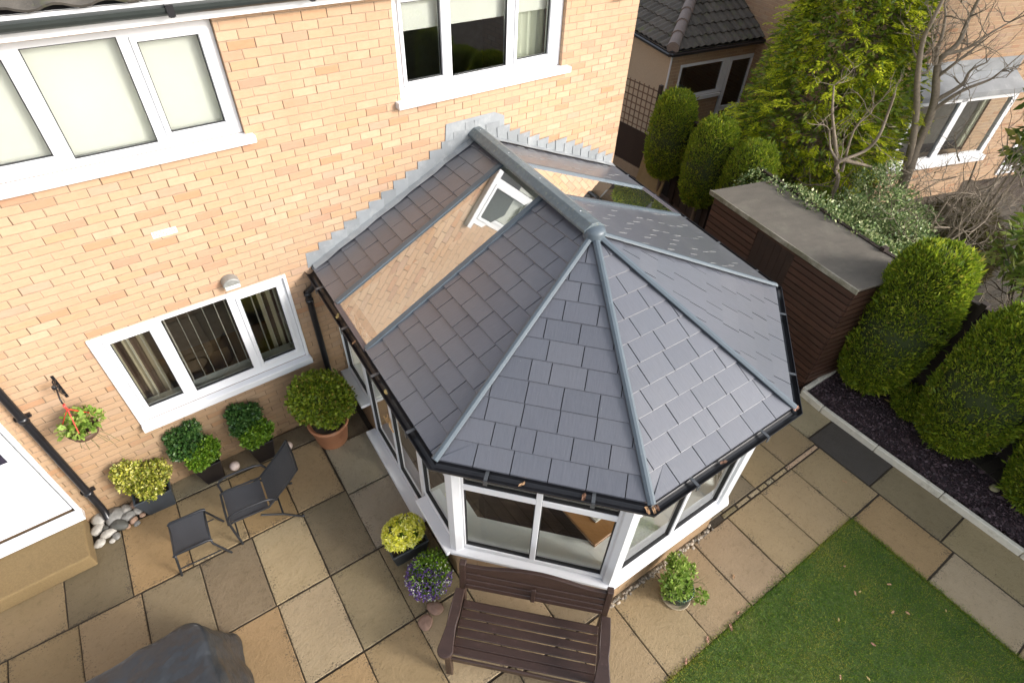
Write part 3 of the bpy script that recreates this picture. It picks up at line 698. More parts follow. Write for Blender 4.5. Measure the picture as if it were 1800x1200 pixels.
g = MB(); g.lathe([(0.100, -0.02), (0.104, 0.045), (0.09, 0.070), (0.05, 0.084), (0.0, 0.087)], (AP.x, AP.y, ZR), 20); cb(g, 'ridge_end_cap', alu)
# gutter, brackets, leaves
EV = [L0, L1, L2, L3, L4, R0]
g = MB(); fa = MB(); brG = simple('bracket_grey', (0.06, 0.065, 0.07), 0.35)
def miter(i, off):
    "eave polygon offset outward by off at vertex i"
    def out_n(a, b): d_ = (b-a).normalized(); n_ = Vector((d_.y, -d_.x)); return n_ if (a+b).dot(n_)/2 - AP.dot(n_) > 0 else -n_
    if i == 0: n_ = out_n(EV[0], EV[1]); return EV[0]+n_*off
    if i == 5: n_ = out_n(EV[4], EV[5]); return EV[5]+n_*off
    n1, n2 = out_n(EV[i-1], EV[i]), out_n(EV[i], EV[i+1]); bq = (n1+n2).normalized(); return EV[i]+bq*(off/bq.dot(n1))
NP = 9; prof = []
for k in range(NP+1): an = math.pi*k/NP; prof.append((0.052-0.052*math.cos(an), -0.06*math.sin(an)))
for k in range(NP, -1, -1): an = math.pi*k/NP; prof.append((0.052-0.047*math.cos(an), -0.054*math.sin(an)))
rings = [[Vector((*miter(i, o_-0.008), ZE-0.014+z_)) for o_, z_ in prof] for i in range(6)]
npf = len(prof)
for i in range(5): g.add(rings[i]+rings[i+1], [(k, (k+1) % npf, (k+1) % npf+npf, k+npf) for k in range(npf)])
g.add(rings[0], [tuple(range(npf))]); g.add(rings[5], [tuple(range(npf))[::-1]])
gut = cb(g, 'gutter', blackP)
for i in range(5):
    a, b = miter(i, 0), miter(i+1, 0); L_ = (b-a).length; nb = max(2, int(L_/0.62)); n_ = (miter(i, 1)-miter(i, 0)); d_ = (b-a).normalized(); n_ = Vector((d_.y, -d_.x)); n_ = n_ if (a-AP).dot(n_) > 0 else -n_
    for k in range(nb):
        p = a+(b-a)*((k+0.5)/nb); gb = MB(); gb.beam((p.x-n_.x*.008, p.y-n_.y*.008, ZE-.014), (p.x+n_.x*.096, p.y+n_.y*.096, ZE-.018), 0.028, 0.006); gb.beam((p.x+n_.x*.096, p.y+n_.y*.096, ZE-.018), (p.x+n_.x*.098, p.y+n_.y*.098, ZE-.075), 0.034, 0.006, (n_.x, n_.y, 0)); gb.build('gutter_bracket', brG, gut)
# outer trim below the slates
for i in range(5):
    a, b = miter(i, -0.03), miter(i+1, -0.03); fa.beam((a.x, a.y, ZE-.065), (b.x, b.y, ZE-.065), 0.02, 0.12)
cb(fa, 'eaves_board', blackP)

# frame polygon
FP = [Vector((*miter(0, -0.115),)), None]
FP = [miter(i, -0.13) for i in range(6)]; FP[0].y = 0.0; FP[5].y = 0.0
BP = [miter(i, -0.115) for i in range(6)]
sash_dark = rubber
def seg_frame(i, sections, z0):
    "sections: list of (s0,s1,kind) along segment i; kind window/door"
    a, b = FP[i], FP[i+1]; d_ = (b-a).normalized(); n_ = Vector((d_.y, -d_.x)); n_ = n_ if (a-AP).dot(n_) > 0 else -n_
    ang = math.atan2(d_.y, d_.x); Lg = (b-a).length
    flip = 1 if Vector((-d_.y, d_.x)).dot(n_) < 0 else -1
    T = Matrix(((d_.x, -n_.x, 0, a.x), (d_.y, -n_.y, 0, a.y), (0, 0, 1, 0), (0, 0, 0, 1)))   # local: x along, y inward, z up
    return T, Lg
def post(p, z0=0.62, r=0.075):
    g = MB(); g.lathe([(r, z0), (r, 2.19)], (p.x, p.y, 0), 8, smooth=False); g.add([], []); return g
def panel(i, s0, s1, zb, splits, transom=True, kind='window_frame', lab=None):
    "white frame between s0 and s1, openings split at given positions"
    T, Lg = seg_frame(i, None, 0); g = MB(); W_ = 0.055; D0, D1 = 0.0, 0.07; zt = 2.20; z_tr = 1.725
    e = [s0]+list(splits)+[s1]
    def bx(x0, x1, z0, z1, y0=D0, y1=D1, gg=None): (gg or g).box(x0, x1, y0, y1, z0, z1, T)
    bx(s0, s1, zb, zb+0.06); bx(s0, s1, zt-0.05, zt)
    for k, x in enumerate(e):
        bx(x-(0 if k == 0 else W_/2), x+(0 if k == len(e)-1 else W_/2) + (W_/2 if k == 0 else 0) - 0, zb+0.06, zt-0.05) if 0 < k < len(e)-1 else bx(x if k == 0 else x-W_*0.9, x+W_*0.9 if k == 0 else x, zb+0.06, zt-0.05)
    if transom:
        for k in range(len(e)-1):
            x0 = e[k]+(W_*0.9 if k == 0 else W_/2); x1 = e[k+1]-(W_*0.9 if k == len(e)-2 else W_/2); bx(x0, x1, z_tr-0.04, z_tr+0.04)
    fr_ = cb(g, kind, whiteM, bevel=0.005)
    if lab: fr_['label'] = lab
    for k in range(len(e)-1):
        x0 = e[k]+(W_*0.9 if k == 0 else W_/2); x1 = e[k+1]-(W_*0.9 if k == len(e)-2 else W_/2)
        zz = [(zb+0.06, z_tr-0.04), (z_tr+0.04, zt-0.05)] if transom else [(zb+0.06, zt-0.05)]
        for c, d in zz:
            gg = MB(); k_ = 0.008
            gg.box(x0, x0+k_, 0.012, 0.05, c, d, T); gg.box(x1-k_, x1, 0.012, 0.05, c, d, T); gg.box(x0+k_, x1-k_, 0.012, 0.05, c, c+k_, T); gg.box(x0+k_, x1-k_, 0.012, 0.05, d-k_, d, T)
            gk = gg.build('gasket', rubber, fr_)
            gg = MB(); gg.add([T @ Vector(p) for p in ((x0+k_, .03, c+k_), (x1-k_, .03, c+k_), (x1-k_, .03, d-k_), (x0+k_, .03, d-k_))], [(0, 1, 2, 3)]); gg.build('pane', glassC, fr_)
    return fr_, T
sil = []
def sill_seg(i, s0, s1, z=0.61, nose=0.075, th=0.045, ends=(0, 0)):
    z += i*.0025
    T, Lg = seg_frame(i, None, 0); g = MB()
    tl, tr = ends
    g.prism([T @ Vector(p) for p in ((s0-nose*tl, -nose, z-th), (s1+nose*tr, -nose, z-th), (s1, 0.20, z-th), (s0, 0.20, z-th))], (0, 0, th))
    cb(g, 'sill', whiteM, bevel=0.006)
t225 = math.tan(R(22.5))
_, LA = seg_frame(0, 0, 0); _, LB = seg_frame(1, 0, 0); _, LC = seg_frame(2, 0, 0); _, LD = seg_frame(3, 0, 0); _, LE = seg_frame(4, 0, 0)
sill_seg(0, 0.0, 0.72, nose=.115); sill_seg(0, 2.24, LA, nose=.115, ends=(0, .27))
for i in (1, 2, 3): sill_seg(i, 0.0, (LB, LC, LD)[i-1], ends=(.42, .42))
sill_seg(4, 0.0, LE, ends=(.42, 0))
panel(0, 0.0, 0.74, 0.62, [])
panel(0, 2.20, LA-0.06, 0.62, [])
panel(1, 0.06, LB-0.06, 0.62, [LB/2]); panel(2, 0.06, LC-0.06, 0.62, [LC/2]); panel(3, 0.06, LD-0.06, 0.62, [LD/2]); panel(4, 0.06, LE, 0.62, [0.65, 1.5, 2.35])
# french doors
fr_, T = panel(0, 0.745, 2.195, 0.10, [1.47], transom=False, kind='door')
fr_['label'] = 'pair of glazed white doors with gold handles'
g = MB(); g.box(0.70, 2.22, -0.125, 0.07, 0.045, 0.099, T); g.build('door_sill', whiteM, fr_, bevel=0.005)
g = MB()
for s_ in (1.44, 1.50):
    for off in (-0.03, 0.10):
        g.tube([T @ Vector((s_, off, 1.10)), T @ Vector((s_, off, 1.02)), T @ Vector((s_+(0.1 if s_ > 1.47 else -0.1), off, 1.02))], 0.009, 8); g.box(s_-.012, s_+.012, off-.012 if off > 0 else -0.012, off+.012 if off < 0 else off, 0.95, 1.14, T)
g.build('handle', simple('gold_handle', (0.75, 0.52, 0.28), 0.3, 0.6), fr_)
for k in (1, 2, 3, 4):
    g = post(FP[k].lerp(AP, 0.02), 0.61, 0.085); cb(g, 'corner_post', whiteM)
# base wall (brick outside, plaster inside)
gi = MB()
for i in range(5):
    T, Lg = seg_frame(i, 0, 0); segs = [(0, Lg)] if i else [(0, 0.71), (2.23, Lg)]
    for s0, s1 in segs:
        g = MB(); P = [(s0, 0, -.05), (s1, 0, -.05), (s1, 0, .565), (s0, 0, .565)]
        g.add([T @ Vector(p) for p in P], [(0, 1, 2, 3)], [[(p[0], p[2]) for p in P]])
        for s_ in (s0, s1): 
            Q = [(s_, 0, -.05), (s_, .22, -.05), (s_, .22, .565), (s_, 0, .565)]; g.add([T @ Vector(p) for p in Q], [(0, 1, 2, 3)], [[(p[1], p[2]) for p in Q]])
        cb(g, 'base_wall', brickM)
        gi.add([T @ Vector(p) for p in ((s0, .24, 0), (s1, .24, 0), (s1, .24, .62), (s0, .24, .62), (s0, .08, .600+i*.003), (s1, .08, .600+i*.003), (s1, .26, .600+i*.003), (s0, .26, .600+i*.003))], [(0, 1, 2, 3), (4, 5, 6, 7)])
cb(gi, 'inner_wall', whiteI)
# inner sill boards
for i in range(5):
    T, Lg = seg_frame(i, 0, 0)
    for s0, s1 in ([(0, Lg)] if i else [(0, 0.71), (2.23, Lg)]):
        g = MB(); g.box(s0, s1, 0.075, 0.34, 0.627+i*.003, 0.652+i*.003, T); cb(g, 'inner_sill', whiteI)
# floor planks
woodD = simple('dark_floor_plank', (0.12, 0.082, 0.060), 0.35, nscale=3, namt=0.4, isl=0.35, stretch=(12, 1, 1))
fl = MB(); cl = ccw([p.copy() for p in FP]); x = 1.2
while x < 6.0:
    y = -4.4-random.random()
    while y < 0:
        q = clip_poly(ccw([Vector((x+.002, y+.002)), Vector((x+.13, y+.002)), Vector((x+.13, y+1.3)), Vector((x+.002, y+1.3))]), cl)
        if len(q) >= 3: fl.add([Vector((p.x, p.y, 0.10)) for p in q], [tuple(range(len(q)))])
        y += 1.3
    x += 0.134
cb(fl, 'floor', woodD)
g = MB(); g.quad((L0.x+.12, -.03, .1), (R0.x-.12, -.03, .1), (R0.x-.12, -.03, ZE), (L0.x+.12, -.03, ZE)); g.add([(L0.x+.12, -.03, ZE), (R0.x-.12, -.03, ZE), (RB.x, -.03, ZR-.04)], [(0, 1, 2)]); cb(g, 'back_plaster', whiteI)
# lead flashing stepped up the wall
g = MB(); rndf = random.Random(3)
def flash(x0, z0_, x1, z1_, up_right):
    n = int(abs(x1-x0)/0.155); 
    for k in range(n):
        xa = x0+(x1-x0)*k/n; xb = x0+(x1-x0)*(k+1)/n; za = z0_+(z1_-z0_)*(k/n); zb = z0_+(z1_-z0_)*((k+1)/n)
        top = math.ceil((max(za, zb)+0.10)/0.075)*0.075-.004+rndf.uniform(-.006, .006)
        dy = 0.004+0.010*(k/n)
        ov = 0.03 if up_right else -0.03
        d2_ = dy+.011; P = [(xa, -dy, za+.02), (xb+(0.02 if up_right else -0.02), -d2_, zb+.02), (xb+ov, -d2_, top), (xa+0.012, -dy, top+0.004)]
        g.add(P, [(0, 1, 2, 3) if up_right else (3, 2, 1, 0)])
        g.add([P[1], P[2], (P[2][0], 0, P[2][2]), (P[1][0], 0, P[1][2])], [(0, 1, 2, 3)])
        g.add([(P[0][0], -dy, P[0][2]), (P[3][0], -dy, P[3][2]), (P[3][0], 0, P[3][2]), (P[0][0], 0, P[0][2])], [(0, 1, 2, 3)])
flash(L0.x-.05, ZE-.01, RB.x, ZR+.03, True); flash(R0.x-.02, ZE+.02, RB.x, ZR+.03, False)
P = [(RB.x-.38, -.009, ZR-.02), (RB.x+.40, -.009, ZR-.02), (RB.x+.40, -.009, ZR+.16), (RB.x+.25, -.009, ZR+.23), (RB.x-.40, -.009, ZR+.225), (RB.x-.42, -.009, ZR+.02)]; g.add(P, [tuple(range(6))])
o = cb(g, 'lead_flashing', leadM)
g = MB()   # lead apron dressed onto the slates
for (a, b, zf) in ((L0, RB, zl), (R0, RB, zr)):
    n = 14
    for k in range(n):
        p = a.lerp(b, k/n); q = a.lerp(b, (k+1)/n); s_ = 1
        pin = p+Vector((0, -0.085-0.01*math.sin(k*2.1))); qin = q+Vector((0, -0.085-0.01*math.sin(k*2.1+2.1)))
        g.add([Vector((p.x, -.006, ZE+(ZR-ZE)*k/n+.05)), Vector((q.x, -.006, ZE+(ZR-ZE)*(k+1)/n+.05)), Vector((qin.x, qin.y, ZE+(ZR-ZE)*(k+1)/n+.026)), Vector((pin.x, pin.y, ZE+(ZR-ZE)*k/n+.026))], [(0, 1, 2, 3)])
g.build('lead_apron', leadM, o)
p = downpipe(cons, [(1.30, -.10, 2.19), (1.29, -.09, 2.10), (1.22, -.06, 2.03), (1.205, -.055, 1.95), (1.205, -.055, 1.0), (1.205, -.055, 0.05)]); p.matrix_parent_inverse = inv
g = MB()
for z in (2.0, 1.9): g.lathe([(0.036, -.025), (0.043, -.025), (0.043, .025), (0.036, .025)], (1.205, -.055, z), 16)
g.build('pipe_collar', blackP, p)

# ------------------------------------------------------------------ foliage builders
def core_lathe(prof, c, mat, parent, name='core', jit=0.02, n=20):
    g = MB(); g.lathe(prof, c, n); o = g.build(name, mat, parent); return o
def surf_super(n, rx, rz, pw, zc):
    "random points + normals on a superellipsoid (bullet shape): returns P, Nn about origin base"
    u = rng.uniform(-1, 1, n); ph = rng.uniform(0, 2*math.pi, n)
    th = np.arcsin(np.clip(u, -1, 1))
    sgn = lambda x, p: np.sign(x)*np.abs(x)**p
    x = rx*sgn(np.cos(th), pw)*np.cos(ph); y = rx*sgn(np.cos(th), pw)*np.sin(ph); z = rz*sgn(np.sin(th), pw)
    nx = sgn(np.cos(th), 2-pw)*np.cos(ph)/rx; ny = sgn(np.cos(th), 2-pw)*np.sin(ph)/rx; nz = sgn(np.sin(th), 2-pw)/rz
    P = np.stack([x, y, z+zc], 1); Nn = nrm(np.stack([nx, ny, nz], 1)); return P, Nn
def clipped_conifer(name, loc, r, h, lab, grp, n=22000, base=0.12, lean=(0, 0), pw=0.62, trunk=False, cat='conifer'):
    t = empty(name, (loc[0], loc[1], 0), 0, lab, cat, grp); n = int(n*1.75)
    rz = (h-base)/2; zc = base+rz
    P, Nn = surf_super(n, r, rz, pw, zc)
    lump = 1 + 0.05*np.sin(P[:, 0]*9/r*0.5+loc[0]*3)*np.cos(P[:, 2]*5+loc[1]) + 0.03*np.sin(P[:, 1]*7/r*.5+P[:, 2]*4)
    P[:, :2] *= lump[:, None]; P *= 1; P += Nn*rng.uniform(-0.06, 0.012, (n, 1)) - Nn*(0.05*(np.sin(P[:, :1]*23+loc[1])*np.sin(P[:, 1:2]*19)*np.sin(P[:, 2:3]*17+loc[0]) > .45))
    D = Nn*0.55 + np.array([0, 0, 0.75]) + rng.normal(size=(n, 3))*0.42
    Lf = rng.uniform(0.028, 0.062, n)*(1+1.1*(rng.random(n) > .965))
    V = leaves(P, D, Lf, Lf*0.11+0.002)
    k = 1-(P[:, 2]-base)/(h-base)
    np_mesh('foliage', V, 4, hedgeL, t)
    g = MB(); prof = []
    for i in range(15):
        th = -math.pi/2+math.pi*i/14; c_, s_ = math.cos(th), math.sin(th); prof.append((max(0, (r-0.055)*abs(c_)**pw), zc+(rz-0.05)*(abs(s_)**pw)*(1 if s_ > 0 else -1)))
    g.lathe(prof, (0, 0, 0), 20); g.build('branch_core', hedgeC, t)
    g = MB(); g.tube([(0, 0, -0.05), (0.01, 0, base+0.3)], [0.045, 0.04], 10); g.build('trunk', barkM, t)
    return t

# ------------------------------------------------------------------ lawn, bed, kerb
lawnM, t_, bs_, nn_, L_ = new_mat('lawn_turf')
v_ = coords(t_); n1 = noise(t_, v_, 1.1, 4, 0.6); n2 = noise(t_, v_, 60, 3, 0.7)
c_ = ramp(t_, n1, [(0.3, (0.06, 0.12, 0.013)), (0.52, (0.10, 0.16, 0.018)), (0.7, (0.17, 0.18, 0.03))])
c_ = mixc(t_, math_(t_, 'MULTIPLY', n2, 0.8), c_, (0.02, 0.035, 0.008)); L_.new(c_, bs_.inputs['Base Color']); bs_.inputs['Roughness'].default_value = 0.9; bump(t_, n2, 1.0, 0.02, bs_)
g = MB(); P_ = [(0.95, -4.875), (5.665, -4.875), (5.665, -14), (0.95, -14)]
g.quad(*[xy(u, v, -0.008) for u, v in P_][::-1]); tag(g.build('lawn', lawnM), kind='structure')
grassL, t_, bs_, nn_, L_ = new_mat('grass_blades')
v_ = coords(t_); n1 = noise(t_, v_, 1.3, 4, 0.65); n2 = noise(t_, v_, 5, 3, 0.6)
c_ = ramp(t_, math_(t_, 'ADD', math_(t_, 'MULTIPLY', n1, 0.75), math_(t_, 'MULTIPLY', island(t_), 0.25)), [(0.36, (0.075, 0.18, 0.012)), (0.46, (0.14, 0.26, 0.016)), (0.54, (0.29, 0.34, 0.03)), (0.64, (0.44, 0.38, 0.07))])
c_ = mixc(t_, math_(t_, 'MULTIPLY', n2, 0.3), c_, (0.05, 0.12, 0.014))
L_.new(c_, bs_.inputs['Base Color']); bs_.inputs['Roughness'].default_value = 0.75
tl_ = N(t_, 'ShaderNodeBsdfTranslucent'); L_.new(c_, tl_.inputs[0]); mx_ = N(t_, 'ShaderNodeMixShader'); mx_.inputs[0].default_value = 0.25
L_.new(bs_.outputs[0], mx_.inputs[1]); L_.new(tl_.outputs[0], mx_.inputs[2]); L_.new(mx_.outputs[0], nn_['Material Output'].inputs[0])
n = 110000; U = rng.uniform(1.2, 5.66, n); Vv = rng.uniform(-7.6, -4.885, n)
keep = (U > 1.2+(-4.9-Vv)*0.2-0.5); U = U[keep]; Vv = Vv[keep]
m_ = 5000; U = np.concatenate([U, rng.uniform(1.5, 5.66, m_), np.full(m_, 5.66)+np.abs(rng.normal(size=m_))*.03-.012]); Vv = np.concatenate([Vv, np.full(m_, -4.88)+np.abs(rng.normal(size=m_))*.03-.012, rng.uniform(-8, -4.88, m_)])
th = R(-2.377); P = np.stack([U*math.cos(th)-Vv*math.sin(th), U*math.sin(th)+Vv*math.cos(th), np.full(len(U), -0.01)], 1)
D = np.array([0, 0, 1.0])+rng.normal(size=(len(U), 3))*0.55
tag(np_mesh('grass', leaves(P, D, rng.uniform(.018, .038, len(U)), 0.0022), 4, grassL), 'short mown green grass with yellowish patches', 'grass', kind='stuff')

bedM = simple('purple_slate_chips', (0.045, 0.028, 0.032), 0.75, nscale=35, namt=0.7, bmp=1, bscale=90, dirt=((0.14, 0.13, 0.14), 5, 0.35, 0.55))
g = MB(); g.quad((6.72, -12, 0.03), (8.1, -12, 0.03), (8.1, -3.55, 0.03), (6.80, -3.55, 0.03)); tag(g.build('planting_bed', bedM), kind='structure')
chipM = simple('slate_chip', (0.075, 0.047, 0.052), 0.6, namt=0.3, isl=0.7)
n = 16000; P = np.stack([rng.uniform(6.74, 7.9, n), rng.uniform(-8, -3.58, n), np.full(n, 0.032)], 1)
s_ = rng.uniform(.008, .022, n)*(1+1.5*(rng.random(n) > .985)); D = rng.normal(size=(n, 3))*np.array([1, 1, .35])
V = leaves(P, D, s_*2, s_*0.8); tag(np_mesh('slate_chips', V, 4, chipM), 'loose purple slate chippings over the hedge bed', 'gravel', kind='stuff')
kerbM = simple('kerb_stone', (0.64, 0.60, 0.50), 0.8, nscale=10, namt=0.2, bmp=0.4, bscale=60, dirt=((0.25, 0.22, 0.15), 7, 0.6, 0.55))
kp = [(6.755, -3.60), (6.70, -3.95), (6.665, -4.75), (6.645, -5.6), (6.62, -6.5), (6.6, -7.4), (6.58, -8.3), (6.56, -9.2)]
g = MB()
for a, b in zip(kp[:-1], kp[1:]):
    a = Vector((*a, 0.045)); b = Vector((*b, 0.045)); d_ = (b-a).normalized(); g.beam(a+d_*.003, b-d_*.003, 0.062, 0.11)
for a, b in (((6.79, -3.60), (7.12, -3.62)), ((7.125, -3.62), (7.55, -3.64))): g.beam(Vector((*a, .045)), Vector((*b, .045)), 0.06, 0.11)
tag(g.build('kerb', kerbM, bevel=0.012, seg=2), kind='structure')

# ------------------------------------------------------------------ clipped conifers
G_ = 'clipped conifers along the fence'
clipped_conifer('clipped_conifer', (7.60, -4.02), 0.50, 2.42, 'tall clipped conifer with the brightest rounded top, beside the shed end', G_, 30000, 0.10)
clipped_conifer('clipped_conifer', (7.52, -5.22), 0.52, 2.25, 'broad clipped conifer in the slate chip bed, second from the shed', G_, 30000, 0.08)
clipped_conifer('clipped_conifer', (7.45, -6.32), 0.50, 2.1, 'clipped conifer cut off by the right edge, furthest from the shed', G_, 24000, 0.06)
clipped_conifer('clipped_conifer', (9.22, 1.52), 0.43, 2.3, 'slim clipped conifer on a bare stem beside the trellis', G_, 14000, 0.55, pw=0.7)
clipped_conifer('clipped_conifer', (9.02, 0.38), 0.44, 2.2, 'clipped conifer on a bare stem between the trellis conifer and the low round one', G_, 14000, 0.5, pw=0.7)
clipped_conifer('clipped_conifer', (9.0, -0.50), 0.44, 2.08, 'short round topped conifer rising behind the end of the shed roof', G_, 14000, 0.4, pw=0.75)
clipped_conifer('low_conifer', (7.70, -4.72), 0.30, 0.42, 'low dark bush tucked between the two tallest clipped conifers', None, 5000, 0.0, pw=1.0, cat='bush')

for k_, y_ in enumerate((-7.45, -8.55, -9.65, -10.8)):  # unseen conifers added to keep low sun off lawn and patio
    clipped_conifer('clipped_conifer', (7.42-.04*k_, y_), 0.50, 2.3+.1*(k_ % 2), 'unseen clipped conifer added further along the fence to shade the garden, number %s beyond the one at the frame edge' % ('one', 'two', 'three', 'four')[k_], G_, 9000, 0.06)

# ------------------------------------------------------------------ shed
brownS = simple('shed_brown_stain', (0.066, 0.030, 0.018), 0.55, nscale=4, namt=0.35, isl=0.15, stretch=(1, 1, 6), bmp=0.3, bscale=40)
feltM = simple('roof_felt', (0.115, 0.10, 0.080), 0.8, nscale=3, namt=0.35, bmp=0.6, bscale=120, stretch=(1, 3, 1), dirt=((0.17, 0.155, 0.12), 2.2, 0.6, 0.5))
A0 = Vector((6.88, -3.52)); A1 = Vector((7.38, -0.95)); dS = (A1-A0); LS = dS.length; dS.normalize(); bS = Vector((dS.y, -dS.x))
shed = empty('shed', (A0.x, A0.y, 0), math.atan2(bS.y, bS.x), 'dark brown timber shed with flat felt roof at the end of the hedge bed', 'shed')
DS = 1.15   # local: x depth (away), y along front
def shiplap(g, y0, y1, z0, z1, face='front', b=0.098, x=0.0):
    z = z0
    while z < z1-0.02:
        zt = min(z+b, z1); zm = zt-.020; f_ = -.020
        P = lambda d, a, zz: (x+d, a, zz) if face == 'front' else (a, x+d, zz)
        s_ = [P(f_, y0, z), P(f_, y1, z), P(f_, y1, zm), P(f_, y0, zm), P(.02, y0, z), P(.02, y1, z), P(.02, y1, zm), P(.02, y0, zm)]
        Q = [(0, 3, 2, 1), (0, 1, 5, 4), (4, 5, 6, 7), (0, 4, 7, 3), (1, 2, 6, 5), (3, 7, 6, 2)]
        g.add(s_, Q if face == 'front' else [q[::-1] for q in Q])
        g.cur = 1; r_ = [P(-.006, y0, zm-.002), P(-.006, y1, zm-.002), P(-.006, y1, zt+.002), P(-.006, y0, zt+.002), P(.018, y0, zm-.002), P(.018, y1, zm-.002), P(.018, y1, zt+.002), P(.018, y0, zt+.002)]
        g.add(r_, [(0, 1, 2, 3), (4, 7, 6, 5), (0, 4, 5, 1), (3, 2, 6, 7), (0, 3, 7, 4), (1, 5, 6, 2)]); g.cur = 0
        z += b
grooveM = simple('dark_groove', (0.012, 0.007, 0.005), .8)  # dark stain colour, also painting in the shadow gap between boards
g = MB(); shiplap(g, 0, 0.95, 0, 1.84); shiplap(g, 1.66, LS, 0, 1.84); shiplap(g, 0.95, 1.66, 1.72, 1.84); g.build('front_wall', brownS, shed, mat2=grooveM)
g = MB(); g.box(.022, .03, .03, LS-.03, 0, 1.8); g.box(.03, DS-.03, .022, .03, 0, 1.75); g.build('lining', darkU, shed)
g = MB(); shiplap(g, 0, DS, 0, 1.80, 'end', x=0.0); g.build('end_wall', brownS, shed, mat2=grooveM)
g = MB(); g.box(0.03, DS, LS-.03, LS, 0, 1.8); g.build('far_wall', brownS, shed)
g = MB(); g.box(DS-.03, DS, 0.03, LS-.03, 0, 1.72); g.build('back_wall', brownS, shed)
g = MB()
for i in range(6): g.box(-0.012, 0.01, 0.955+i*.117, 0.955+i*.117+.113, 0.04, 1.715)
dd = g.build('door', simple('shed_door_stain', (0.028, 0.014, 0.009), 0.6, nscale=5, namt=0.3), shed)
g = MB(); g.box(-0.025, -0.0125, 1.55, 1.585, 0.95, 1.08); g.build('handle', blackP, dd)
g = MB(); g.add([(-0.07, -0.06, 1.86), (-0.07, LS+.06, 1.86), (DS+.05, LS+.06, 1.79), (DS+.05, -0.06, 1.79), (-0.07, -0.06, 1.83), (-0.07, LS+.06, 1.83), (DS+.05, LS+.06, 1.76), (DS+.05, -0.06, 1.76)], [(0, 3, 2, 1), (4, 5, 6, 7), (0, 1, 5, 4), (1, 2, 6, 5), (2, 3, 7, 6), (3, 0, 4, 7)])
rf = g.build('roof', feltM, shed, bevel=0.004)
g = MB(); g.box(-0.095, -0.071, -0.07, LS+.07, 1.795, 1.872); g.build('roof_edge', simple('weathered_edge_board', (0.16, 0.15, 0.10), 0.8, nscale=6, namt=0.5, stretch=(1, .3, 1), dirt=((0.36, 0.34, 0.28), 3, 0.8, 0.45)), rf, bevel=0.006)

# ------------------------------------------------------------------ boundary fence, trellis
fenceM = simple('dark_fence_stain', (0.030, 0.019, 0.014), 0.75, nscale=4, namt=0.4, isl=0.2, stretch=(1, 1, .3))
FPn = [(7.84, -10.0), (7.86, -8.2), (7.87, -6.4), (7.885, -4.6), (8.07, -3.25), (8.55, -1.55), (9.05, 0.1), (9.42, 1.25), (9.64, 2.30)]
for k, (a, b) in enumerate(zip(FPn[:-1], FPn[1:])):
    a = Vector(a); b = Vector(b); L_ = (b-a).length; an = math.atan2(b.y-a.y, b.x-a.x)
    fp = empty('fence_panel', (a.x, a.y, 0), an, 'dark brown close boarded fence panel behind the hedges and shed', 'fence panel', 'boundary fence panels')
    g = MB(); n = int(L_/0.125)
    for i in range(n): g.box(0.03+i*(L_-.06)/n, 0.03+(i+1)*(L_-.06)/n-.004, -0.012+(.008 if i % 2 else 0), 0.004+(.008 if i % 2 else 0), 0.06, 1.78)
    g.build('boards', fenceM, fp)
    g = MB(); g.box(0.02, L_-.02, -0.028, 0.035, 1.782, 1.812); g.build('capping_rail', fenceM, fp)
    g = MB(); g.box(-0.045, 0.045-.02, -0.045, 0.045, 0, 1.86); g.build('post', fenceM, fp)
tr = empty('trellis', (9.64, 2.36, 0), R(88), 'brown square lattice trellis on a concrete gravel board at the house corner', 'trellis')
g = MB()
for i in range(14): g.box(i*.14, i*.14+.022, -0.01, 0.0, 0.26, 2.0)
for j in range(13): g.box(0, 1.85, 0.001, 0.011, 0.27+j*.14, 0.292+j*.14)
g.build('lattice', simple('trellis_wood', (0.13, 0.08, 0.05), 0.8, namt=0.3, isl=.2), tr)
g = MB(); g.box(0, 1.85, -.02, .03, 0, 0.24); g.build('gravel_board', simple('concrete_board', (0.30, 0.25, 0.19), 0.85, nscale=12), tr)
g = MB(); g.box(-.07, -.001, -.035, .035, 0, 2.1); g.build('post', fenceM, tr)
g = MB(); g.box(0.0, 1.85, 0.02, 0.035, 0.26, 1.05); g.build('lower_boards', fenceM, tr)
flagM = simple('buff_flagstone', (0.26, 0.205, 0.11), 0.85, nscale=6, namt=0.3, bmp=0.4, bscale=30)
for k, (x, y, z, rz, tl, sx, sy, lb) in enumerate(((9.12, 1.72, 0.0, 62, 14, 0.60, 0.85, 'front flagstone of the two leaning beside the slim conifer'), (9.36, 1.98, 0.0, 66, 12, 0.6, 1.1, 'rear and taller flagstone of the two leaning beside the slim conifer'))):
    g = MB(); g.box(-sx/2, sx/2, 0, 0.05, 0, sy); o = g.build('flagstone', flagM, None, bevel=0.006)
    o.location = (x, y, z); o.rotation_euler = (R(-tl), 0, R(rz-150)); tag(o, lb, 'flagstone', 'leaning flagstones')

